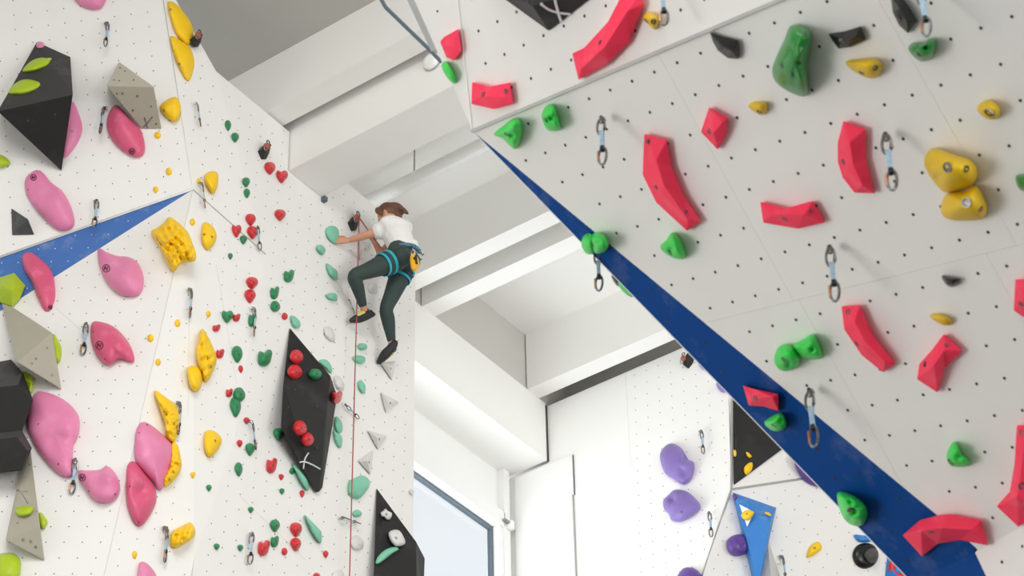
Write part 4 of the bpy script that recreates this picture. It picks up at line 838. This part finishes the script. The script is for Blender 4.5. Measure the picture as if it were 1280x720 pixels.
def draw_at(i, t, b, label, on='wall', mode='free', off=.05, tw_=.4):
    pl = getpl(t[0], t[1], on); T_ = pl.at(*t, off)
    if mode == 'free':
        lo, hi = .05, .9
        for _ in range(40):
            mid = (lo+hi)/2
            if px_of(T_-Vector((0, 0, mid)))[1] < b[1]: lo = mid
            else: hi = mid
        B_ = T_-Vector((0, 0, lo))
    else: B_ = (getpl(b[0], b[1], on) if mode == 'lean' else pl).at(*b, off*.8)
    L_ = (T_-B_).length; z = (T_-B_).normalized()
    y = (-pl.n)-z*(-pl.n).dot(z); y.normalize(); x = y.cross(z); y = z.cross(x)
    # turned about its own length a little
    a = tw_; x, y = x*math.cos(a)+y*math.sin(a), -x*math.sin(a)+y*math.cos(a)
    M3 = Matrix((x, y, z)).transposed()
    if i == 0: r = PROTO
    else:
        r = PROTO.copy(); COL.objects.link(r)
        for c, gs in TREE:
            c2 = c.copy(); COL.objects.link(c2); c2.parent = r
            for g_ in gs: g2 = g_.copy(); COL.objects.link(g2); g2.parent = c2
    place_tree(r, T_, M3, L_/.28)
    tag(r, label, 'quickdraw')
QD = [
 ((135, 29), (134, 58), 'quickdraw above the large black volume, topmost one at the upper left', 'wall', 'free'),
 ((129, 135), (128, 166), 'quickdraw left of the deep pink oval hold', 'wall', 'free'),
 ((121.5, 251), (123, 284), 'quickdraw hanging over the upper edge of the pale blue stripe', 'wall', 'free'),
 ((108, 405), (109, 443), 'quickdraw left of the deep pink lobed hold', 'wall', 'free'),
 ((94.5, 575), (95.5, 617), 'quickdraw between the biggest pink hold and the ridged one', 'wall', 'free'),
 ((247, 130), (251, 158), 'quickdraw above the green leaf holds near the arris', 'wall', 'lean'),
 ((253.5, 230), (256.5, 260), 'quickdraw beside the yellow teardrop at the stripe tip', 'wall', 'lean'),
 ((240, 363), (240, 397), 'quickdraw below the large rocky yellow hold', 'wall', 'free'),
 ((226, 505), (225, 543), 'quickdraw half hidden behind the yellow crescent', 'wall', 'free'),
 ((209.5, 661), (208, 703), 'quickdraw left of the knobbly yellow hold at the bottom', 'wall', 'free'),
 ((322, 284), (325.5, 313), 'quickdraw at the end of the trim seam beside three red holds', 'wall', 'lean'),
 ((319.5, 387), (320, 420), 'quickdraw in front of a green hold in mid wall', 'wall', 'free'),
 ((316, 528), (320, 562), 'quickdraw left of the tall black volume above a green hold', 'wall', 'lean'),
 ((315, 667), (317.5, 705), 'quickdraw in the bottom cluster of red and green holds', 'wall', 'free'),
 ((433.5, 507.5), (449, 523), 'quickdraw pulled sideways by the rope right of the tall black volume', W1, 'lean'),
 ((428.5, 646), (450, 654.5), 'quickdraw pulled sideways by the rope near the bottom', W1, 'lean'),
 ((437, 375), (443, 391), 'quickdraw just above the climber\'s left foot', W1, 'lean'),
 ((877, 539), (878, 567), 'quickdraw on the bright far wall above the purple holds', 'wall', 'free'),
 ((887, 641), (888.5, 671), 'quickdraw on the bright far wall right of the lower purple hold', 'wall', 'free'),
 ((979, 696), (982, 728), 'quickdraw on the far right wall cut by the bottom edge', R2, 'free'),
 ((751, 148), (753, 205), 'quickdraw hanging from the tower left of the long curved coral hold', 'wall', 'free'),
 ((1107, 169), (1116, 237), 'quickdraw hanging right of the upright coral hold', 'wall', 'free'),
 ((1037, 310), (1043, 376), 'quickdraw hanging in the centre of the tower below the wide coral bow-tie', 'wall', 'free'),
 ((1011, 489), (1017, 558), 'quickdraw hanging in front of the blue band', 'wall', 'free'),
 ((1150, -16), (1156, 44), 'quickdraw at the top edge in front of a glossy black hold', 'wall', 'free'),
 ((827, -22), (830, 31), 'quickdraw at the top edge above the metal trim', 'wall', 'free'),
 ((747, 312), (749, 363), 'quickdraw dangling below the green pair on the blue band', BEH, 'free')]
for i, (t, b, lab, on, mode) in enumerate(QD): draw_at(i, t, b, lab, on, mode, off=.05 if i < 20 else .07, tw_=rnd.choice((.75, 1.0, -.9, .6) if i < 17 else (.9, 1.15, 1.0)) if i != 26 else 1.2)
# ---------------------------------------------------------------- top anchors
def anchor(x, y, sc, label, on='wall', pl=None):
    pl = pl or getpl(x, y, on); o_ = pl.at(x, y); n = pl.n
    dn = Vector((0, 0, -1)); dn = (dn-n*dn.dot(n)).normalized(); rt = dn.cross(n)
    r = empty('belay_anchor', tuple(o_), label, 'anchor')
    f = lambda a, b, h: o_+rt*a*sc+dn*b*sc+n*h*sc
    vs = [f(*q) for q in ((-.16, -.2, .0), (-.10, -.16, .1), (.02, -.02, .13), (.10, .12, .1), (.02, .2, .06), (-.08, .12, .04), (-.14, -.02, .02), (.0, -.1, .0), (.12, .1, .0), (.02, .22, .0), (-.1, .13, 0), (-.17, -.05, 0))]
    me = bpy.data.meshes.new('backplate'); bm = bmesh.new()
    for v in vs: bm.verts.new(v-o_)
    bmesh.ops.convex_hull(bm, input=bm.verts); bmesh.ops.bevel(bm, geom=list(bm.edges), offset=.006*sc, segments=2, affect='EDGES'); bm.to_mesh(me); bm.free()
    link('backplate', me, 'rubber_black', r, smooth=False)
    link('pulley', tubemesh('pulley', [([f(.05, .02, .10), f(.05, .02, .125), f(.05, .02, .15), f(.05, .02, .175)], [.045*sc, .06*sc, .06*sc, .045*sc])], r.location, seg=14), 'red_anchor', r, smooth=True)
    link('carabiner', tubemesh('carabiner', [([f(.09+.03*math.cos(a*.6283), .09+.05*math.sin(a*.6283), .15) for a in range(10)], .009*sc)], r.location, closed=True, seg=6), 'steel', r, smooth=True)
    link('top_eye', tubemesh('top_eye', [([f(.03+.035*math.cos(a*.6283), -.08+.035*math.sin(a*.6283), .15) for a in range(10)], .011*sc)], r.location, closed=True, seg=6), 'dark_metal', r, smooth=True)
    return f(.06, .07, .15)
RA = anchor(440, 277, .58, 'black top anchor with red pulley holding the climber\'s rope', pl=W1)
anchor(328, 188, .55, 'black top anchor with red pulley above two red holds', pl=W1)
anchor(243, 49, .5, 'black top anchor beside the two tall yellow flakes', pl=W1)
anchor(861, 450, .5, 'black top anchor on the far wall under the blue tower edge', pl=FARP)
bkt = W1.at(403, 247); br_ = boxobj('wall_bracket', 'gasket', bkt.x, bkt.x+.05, bkt.y-.02, bkt.y+.02, bkt.z-.06, bkt.z-.01)
tag(br_, 'tiny dark steel bracket at the wall top where the ceiling beam ends', 'bracket')
# ================================================================ climber
XP = lambda x, y, X: Plane((1, 0, 0), (X, 0, 0)).at(x, y)
def ell(bm_vs, bm_fs, c, ax, r, seg=14, rings=9):
    k = len(bm_vs)
    for i in range(rings+1):
        t = math.pi*i/rings
        for j in range(seg):
            a = 2*math.pi*j/seg; bm_vs.append(c+ax[0]*(r[0]*math.sin(t)*math.cos(a))+ax[1]*(r[1]*math.sin(t)*math.sin(a))+ax[2]*(r[2]*math.cos(t)))
    for i in range(rings):
        for j in range(seg): bm_fs.append((k+i*seg+j, k+i*seg+(j+1) % seg, k+(i+1)*seg+(j+1) % seg, k+(i+1)*seg+j))
def limb(V, Fc, pts, rs, sub=5, flat=None):
    """tapering tube through pts (smoothly), optionally flattened along a vector"""
    A = [np.array(list(p)+[r]) for p, r in zip(pts, rs)]; C_ = catmull_open(A, sub) if len(A) > 2 else A
    P_ = [Vector(c[:3]) for c in C_]; R_ = [c[3] for c in C_]; seg = 14; k0 = len(V); prev = None
    for i, p in enumerate(P_):
        t = (P_[min(i+1, len(P_)-1)]-P_[max(i-1, 0)]).normalized()
        if flat is not None: a = (flat[0]-t*flat[0].dot(t)).normalized()
        else: a = t.orthogonal().normalized() if prev is None else (prev-t*prev.dot(t)).normalized()
        prev = a; b = t.cross(a); fa = flat[1] if flat is not None else 1
        for j in range(seg):
            w = 2*math.pi*j/seg; V.append(p+a*(math.cos(w)*R_[i]*fa)+b*(math.sin(w)*R_[i]))
    for i in range(len(P_)-1):
        for j in range(seg): Fc.append((k0+i*seg+j, k0+i*seg+(j+1) % seg, k0+(i+1)*seg+(j+1) % seg, k0+(i+1)*seg+j))
    for idx, rev in ((0, 1), (len(P_)-1, 0)):
        # rounded caps
        t = (P_[1]-P_[0]).normalized()*-1 if rev else (P_[-1]-P_[-2]).normalized()
        kk = len(V); base = k0+idx*seg; c = P_[idx]
        for j in range(seg): V.append(c+(V[base+j]-c)*.7+t*R_[idx]*.5)
        V.append(c+t*R_[idx]*.72)
        for j in range(seg): Fc.append((base+j, base+(j+1) % seg, kk+(j+1) % seg, kk+j)); Fc.append((kk+j, kk+(j+1) % seg, kk+seg))
def fuse(name, V, Fc, m, parent, vox, sm=4):
    """merge overlapping closed pieces into one continuous skin"""
    me = fixn(mesh(name, V, Fc, parent.location)); o = link(name, me, m, parent)
    bm = bmesh.new(); bm.from_mesh(me)
    bm.to_mesh(me); bm.free()
    a = o.modifiers.new('r', 'REMESH'); a.mode = 'VOXEL'; a.voxel_size = vox
    b = o.modifiers.new('s', 'SMOOTH'); b.iterations = sm; b.factor = .5
    dg = bpy.context.evaluated_depsgraph_get(); me2 = bpy.data.meshes.new_from_object(o.evaluated_get(dg), depsgraph=dg)
    o.modifiers.clear(); me2.materials.clear(); me2.materials.append(MATS[m]); me2.polygons.foreach_set('use_smooth', [True]*len(me2.polygons)); o.data = me2; me2.name = name
    return o
pel = XP(501, 321, -10.93); neck = XP(490, 280, -10.97); chest = XP(494, 289, -10.96); waist = XP(501, 306, -10.95)
head = XP(485, 271, -11.0)
Lsh = XP(483.5, 286, -11.00); Rsh = XP(505, 284, -11.02)
Lel = XP(459, 293.5, -11.16); Lwr = XP(436, 300.5, -11.33)
Rel = XP(477, 317, -11.2); Rwr = XP(468.5, 304, -11.27)
Lhip = XP(494, 325, -10.96); Rhip = XP(507, 328, -11.0)
Lkn = XP(443, 345, -11.16); Lank = XP(455.5, 388, -11.27)
Rkn = XP(483, 386, -11.17); Rank = XP(490.5, 433, -11.26)
man = empty('person', tuple(pel), 'climber in white t-shirt and dark green leggings, left knee raised, high on the left wall', 'person')
upv = (neck-pel).normalized(); rgt = (Rsh-Lsh); rgt = (rgt-upv*rgt.dot(upv)).normalized(); fwd = upv.cross(rgt)
V, Fc = [], []
limb(V, Fc, [pel, waist, chest, neck+upv*-.03], [.125, .105, .125, .09], flat=(fwd, .72))
limb(V, Fc, [neck-upv*.04, neck+(head-neck)*.5, head], [.048, .045, .05])
hu = (head-neck).normalized(); look = (Vector((-1, -.25, -.75))).normalized(); hs = look.cross(hu).normalized(); look = hu.cross(hs).normalized()
hd = head+hu*.03
ell(V, Fc, hd, (hs, look, hu), (.070, .088, .102))
ell(V, Fc, hd+look*.045-hu*.055, (hs, look, hu), (.048, .045, .05))
nose = hd+look*.092-hu*.018; limb(V, Fc, [hd+look*.078+hu*.015, nose], [.007, .012])
for sg in (1, -1):
    ell(V, Fc, hd+hs*.070*sg-look*.005-hu*.01, (hs, look, hu), (.01, .016, .027), 8, 6)
    ell(V, Fc, hd+look*.078+hs*.03*sg-hu*.03, (hs, look, hu), (.018, .014, .016), 8, 6)
limb(V, Fc, [chest+upv*.05-rgt*.05, Lsh, Lsh+(Lel-Lsh)*.5, Lel, Lel+(Lwr-Lel)*.35, Lwr], [.06, .056, .045, .038, .038, .024])
limb(V, Fc, [chest+upv*.05+rgt*.05, Rsh, Rsh+(Rel-Rsh)*.5, Rel, Rel+(Rwr-Rel)*.35, Rwr], [.06, .056, .045, .038, .036, .024])
limb(V, Fc, [pel+rgt*-.03, Lhip, Lhip+(Lkn-Lhip)*.5, Lkn, Lkn+(Lank-Lkn)*.35, Lank], [.1, .09, .07, .052, .05, .033])
limb(V, Fc, [pel+rgt*.03, Rhip, Rhip+(Rkn-Rhip)*.5, Rkn, Rkn+(Rank-Rkn)*.35, Rank], [.1, .09, .072, .052, .052, .033])
def hand(wr, palm_dir, palm_n, side, curl, sc=1.0):
    pd = palm_dir.normalized(); pn = (palm_n-pd*palm_n.dot(pd)).normalized(); ac = pd.cross(pn)*side
    pc = wr+pd*.05*sc
    limb(V, Fc, [wr-pd*.01, wr+pd*.03*sc, wr+pd*.085*sc], [.023, .033*sc, .037*sc], flat=(pn, .48))
    for i, (o_, L_) in enumerate(((-.029, .066), (-.010, .075), (.010, .070), (.028, .055))):
        p = wr+pd*.085*sc+ac*o_*sc; d = pd+ac*(o_*2.2); d.normalize(); pts = [p-pd*.02]; ang = 0
        for q in (.42, .33, .25):
            ang += curl; d2 = (d*math.cos(ang)+pn*math.sin(ang)); p = p+d2*L_*q*sc; pts.append(p.copy())
        limb(V, Fc, pts, [.0095*sc, .009*sc, .0085*sc, .0072*sc], sub=3)
    t0 = wr+pd*.025*sc-ac*.026*sc; t1 = t0+(pd*.5-ac*.75+pn*.25).normalized()*.038*sc; t2 = t1+(pd*.8-ac*.2+pn*.5).normalized()*.034*sc
    limb(V, Fc, [t0, t1, t2], [.013*sc, .011*sc, .009*sc], sub=4)
hand(Lwr, Vector(XP(425, 300, -11.37))-Lwr, Vector((-1, 0, -.2)), 1, .28)
hand(Rwr, Vector(XP(466, 297, -11.29))-Rwr, Vector((-.3, -1, 0)), -1, .95)
body = fuse('body', V, Fc, 'skin', man, .0062, 3)
# clothes, one continuous mesh each
V, Fc = [], []
limb(V, Fc, [waist-upv*.075, waist+upv*.01, chest, neck-upv*.045], [.155, .150, .160, .105], flat=(fwd, .84))
limb(V, Fc, [chest+upv*.05-rgt*.05, Lsh-rgt*.01, Lsh+(Lel-Lsh)*.28, Lsh+(Lel-Lsh)*.46], [.095, .088, .080, .080])
limb(V, Fc, [chest+upv*.05+rgt*.05, Rsh+rgt*.01, Rsh+(Rel-Rsh)*.28, Rsh+(Rel-Rsh)*.42], [.085, .080, .072, .068])
limb(V, Fc, [waist-upv*.02+rgt*.07-fwd*.05, waist-upv*.10+rgt*.13-fwd*.06], [.09, .05])
ell(V, Fc, chest+upv*.055, (rgt, fwd, upv), (.19, .115, .085)); ell(V, Fc, chest+upv*.01-fwd*.01, (rgt, fwd, upv), (.18, .14, .11))
sh = fuse('t_shirt', V, Fc, 'tshirt', man, .0085, 4)
V, Fc = [], []
limb(V, Fc, [waist-upv*.02, pel+upv*.02, pel-upv*.02], [.118, .140, .128], flat=(fwd, .86))
def lerp(a, b, t): return a+(b-a)*t
limb(V, Fc, [pel-rgt*.03, Lhip, lerp(Lhip, Lkn, .35), lerp(Lhip, Lkn, .7), Lkn, lerp(Lkn, Lank, .3), lerp(Lkn, Lank, .65), lerp(Lkn, Lank, .84)], [.12, .112, .097, .077, .064, .063, .048, .041])
limb(V, Fc, [pel+rgt*.03, Rhip, lerp(Rhip, Rkn, .35), lerp(Rhip, Rkn, .7), Rkn, lerp(Rkn, Rank, .3), lerp(Rkn, Rank, .65), lerp(Rkn, Rank, .84)], [.122, .115, .1, .08, .065, .065, .049, .041])
ell(V, Fc, pel-fwd*.05-rgt*.06-upv*.045, (rgt, fwd, upv), (.1, .09, .1)); ell(V, Fc, pel-fwd*.05+rgt*.07-upv*.045, (rgt, fwd, upv), (.1, .09, .1))
fuse('leggings', V, Fc, 'leggings', man, .0085, 4)
# hair: cap, loose waves falling back and a tie
V, Fc = [], []
back = -look
ell(V, Fc, hd+back*.018+hu*.022, (hs, look, hu), (.080, .094, .100))
q = [hd+back*.05+hu*.04, hd+back*.085+hu*.02+rgt*.015, hd+back*.10-hu*.03+rgt*.035, hd+back*.10-hu*.065+rgt*.05]
for k in range(7):
    o_ = Vector((rnd.uniform(-1, 1), rnd.uniform(-1, 1), rnd.uniform(-1, 1)))*.034
    limb(V, Fc, [p+o_*(.5+.4*i) for i, p in enumerate(q)], [.045, .036, .026, .01], sub=4)
for sg in (1, -1): limb(V, Fc, [hd+hu*.075+look*.05+hs*.035*sg, hd+hu*.03+look*.06+hs*.066*sg, hd-hu*.04+hs*.074*sg+look*.035], [.028, .02, .008], sub=4)
fuse('hair', V, Fc, 'hair', man, .0075, 2)
# shoes: yellow uppers, black soles, laces
def shoe(ank, toe, heel_up, tag_):
    d = (toe-ank); n_ = Vector((0, 0, 1)); dd_ = (d-n_*d.dot(n_)*.0).normalized(); up2 = (heel_up-dd_*heel_up.dot(dd_)).normalized(); sd_ = dd_.cross(up2)
    base = ank-up2*.045
    V, Fc = [], []
    limb(V, Fc, [base-dd_*.045, base+dd_*.02, base+dd_*.09, base+dd_*.165], [.036, .042, .043, .022], flat=(up2, .8)); limb(V, Fc, [base, ank+up2*.012], [.040, .036])
    s1_ = fuse('climbing_shoe', V, Fc, 'rubber_black', man, .006, 2)
    V, Fc = [], []
    limb(V, Fc, [base-dd_*.06-up2*.012, base-up2*.028+dd_*.02, base-up2*.030+dd_*.09, base-up2*.022+dd_*.182], [.032, .037, .043, .024], flat=(up2, .42))
    limb(V, Fc, [base-dd_*.062-up2*.01, base-dd_*.05+up2*.035], [.024, .016]); limb(V, Fc, [base+dd_*.12+up2*.002, base+dd_*.18-up2*.010], [.038, .025], flat=(up2, .8))
    me_o = fuse('rubber_rand', V, Fc, 'rubber_black', s1_ if False else man, .006, 2); me_o.parent = s1_
    V, Fc = [], []; limb(V, Fc, [base+dd_*.035+up2*.02, base+dd_*.075+up2*.012, base+dd_*.11+up2*.004], [.042, .046, .040], flat=(up2, .8)); yo = fuse('yellow_upper', V, Fc, 'shoe_yellow', man, .006, 1); yo.parent = s1_
    for k in range(4):
        c = base+dd_*(.03+.02*k)+up2*(.046-.004*k)
        lo_ = link('lace', tubemesh('lace', [([c-sd_*.024-up2*.008, c+up2*.003, c+sd_*.024-up2*.008], .0035)], man.location, seg=5), 'rubber_black', s1_)
    lo_ = link('lace', tubemesh('lace', [([c, c+up2*.03-dd_*.05+sd_*.03, c+up2*.012-dd_*.08+sd_*.02], .003)], man.location, seg=5), 'rubber_black', s1_)
shoe(XP(456.5, 389, -11.275), XP(436, 394, -11.36), Vector((.1, 0, 1)), 'l')
shoe(XP(491, 436, -11.27), XP(481, 448, -11.36), Vector((.25, .75, .75)), 'r')
# harness worn on the hips with turquoise leg loops
hb = link('harness', tubemesh('harness', [([waist-upv*.098+rgt*math.cos(a*.2618)*.165+fwd*math.sin(a*.2618)*.14 for a in range(24)], .020)], man.location, closed=True), 'harness_blue', man, smooth=True)
def loop(a, b, t, r, m, w, nm='leg_loop'):
    c = lerp(a, b, t); ax = (b-a).normalized(); u = ax.orthogonal().normalized(); v = ax.cross(u); vs, fs = [], []; N = 22
    for i in range(N):
        w_ = 2*math.pi*i/N; d = u*math.cos(w_)+v*math.sin(w_)
        for rr, hh in ((r, -w), (r+.008, -w), (r+.008, w), (r, w)): vs.append(c+d*rr+ax*hh)
    for i in range(N):
        for q in range(4): fs.append((i*4+q, i*4+(q+1) % 4, ((i+1) % N)*4+(q+1) % 4, ((i+1) % N)*4+q))
    link(nm, fixn(mesh(nm, vs, fs, man.location)), m, hb)
loop(Lhip, Lkn, .16, .113, 'turquoise', .015); loop(Lhip, Lkn, .30, .105, 'turquoise', .013); loop(Lhip, Lkn, .23, .106, 'leggings', .02)
loop(Rhip, Rkn, .18, .117, 'turquoise', .013); loop(Rhip, Rkn, .34, .106, 'turquoise', .013); loop(Rhip, Rkn, .26, .108, 'leggings', .02)
for k in range(5):
    a = -1.9+.5*k; c = waist-upv*.105+rgt*math.cos(a)*.18+fwd*math.sin(a)*.155
    link('gear_loop', tubemesh('gear_loop', [([c, c-upv*.035+rgt*.02, c-upv*.01+rgt*.045], .006)], man.location), 'turquoise' if k % 2 else 'harness_blue', hb, smooth=True)
dv = XP(517.5, 327, -10.72)
dr = empty('belay_device', tuple(dv), 'yellow and black belay device clipped to the back of the climber\'s harness', 'belay device')
V, Fc = [], []; limb(V, Fc, [dv+Vector((0, 0, .06)), dv+Vector((0, .01, 0)), dv-Vector((0, 0, .08))], [.045, .058, .038], flat=(Vector((1, 0, 0)), .6))
fuse('casing', V, Fc, 'device_yellow', dr, .006, 2)
link('side_lever', tubemesh('side_lever', [([dv+Vector((.03, -.01, .05)), dv+Vector((.04, -.02, 0)), dv+Vector((.03, .0, -.045))], .011)], dr.location), 'rubber_black', dr)
link('rivet', tubemesh('rivet', [([dv+Vector((.02, -.02, .005)), dv+Vector((.035, -.035, .005))], .012)], dr.location, seg=10), 'rubber_black', dr)
link('carabiner', tubemesh('carabiner', [([dv+Vector((.005, -.02+.028*math.cos(a*.6283), .07+.04*math.sin(a*.6283))) for a in range(10)], .007)], dr.location, closed=True, seg=6), 'steel', dr)
# rope: hanging strand over the anchor and the live strand to the climber's waist
rp0 = RA; low = rp0-Vector((0, 0, rp0.z-.4)); tie = waist-upv*.06+fwd*.14-rgt*.05
rope = link('rope', tubemesh('rope', [([rp0+Vector((.02, 0, .02)), rp0+Vector((.03, -.0, 0)), low+Vector((.03, 0, 0))], .0055), ([rp0+Vector((.02, 0, .02)), rp0+Vector((.03, .015, .0)), lerp(rp0, tie, .5)+Vector((.02, 0, -.02)), tie], .0065), ([tie+Vector((0, 0, .03)), tie, tie-Vector((0, 0, .05))], .018)], rp0, seg=8), 'rope', None, rp0)
tag(rope, 'dusky red rope running from the top anchor down the wall past the climber', 'rope')

# ---------------------------------------------------------------- repeats carry their group
GR = {'quickdraw': 'quickdraws clipped to the climbing walls', 'belay_anchor': 'top anchors with red pulleys', 'black_volume': 'black wooden volumes', 'grey_volume': 'taupe grey volumes', 'blue_volume': 'blue volumes on the far right wall'}
from collections import Counter
tops = [o for o in bpy.data.objects if o.parent is None and o.get('label')]
cn = Counter(o.name.split('.')[0] for o in tops)
for o in tops:
    b_ = o.name.split('.')[0]
    if cn[b_] > 1: o['group'] = GR.get(b_, b_.replace('_hold', '')+' climbing holds')
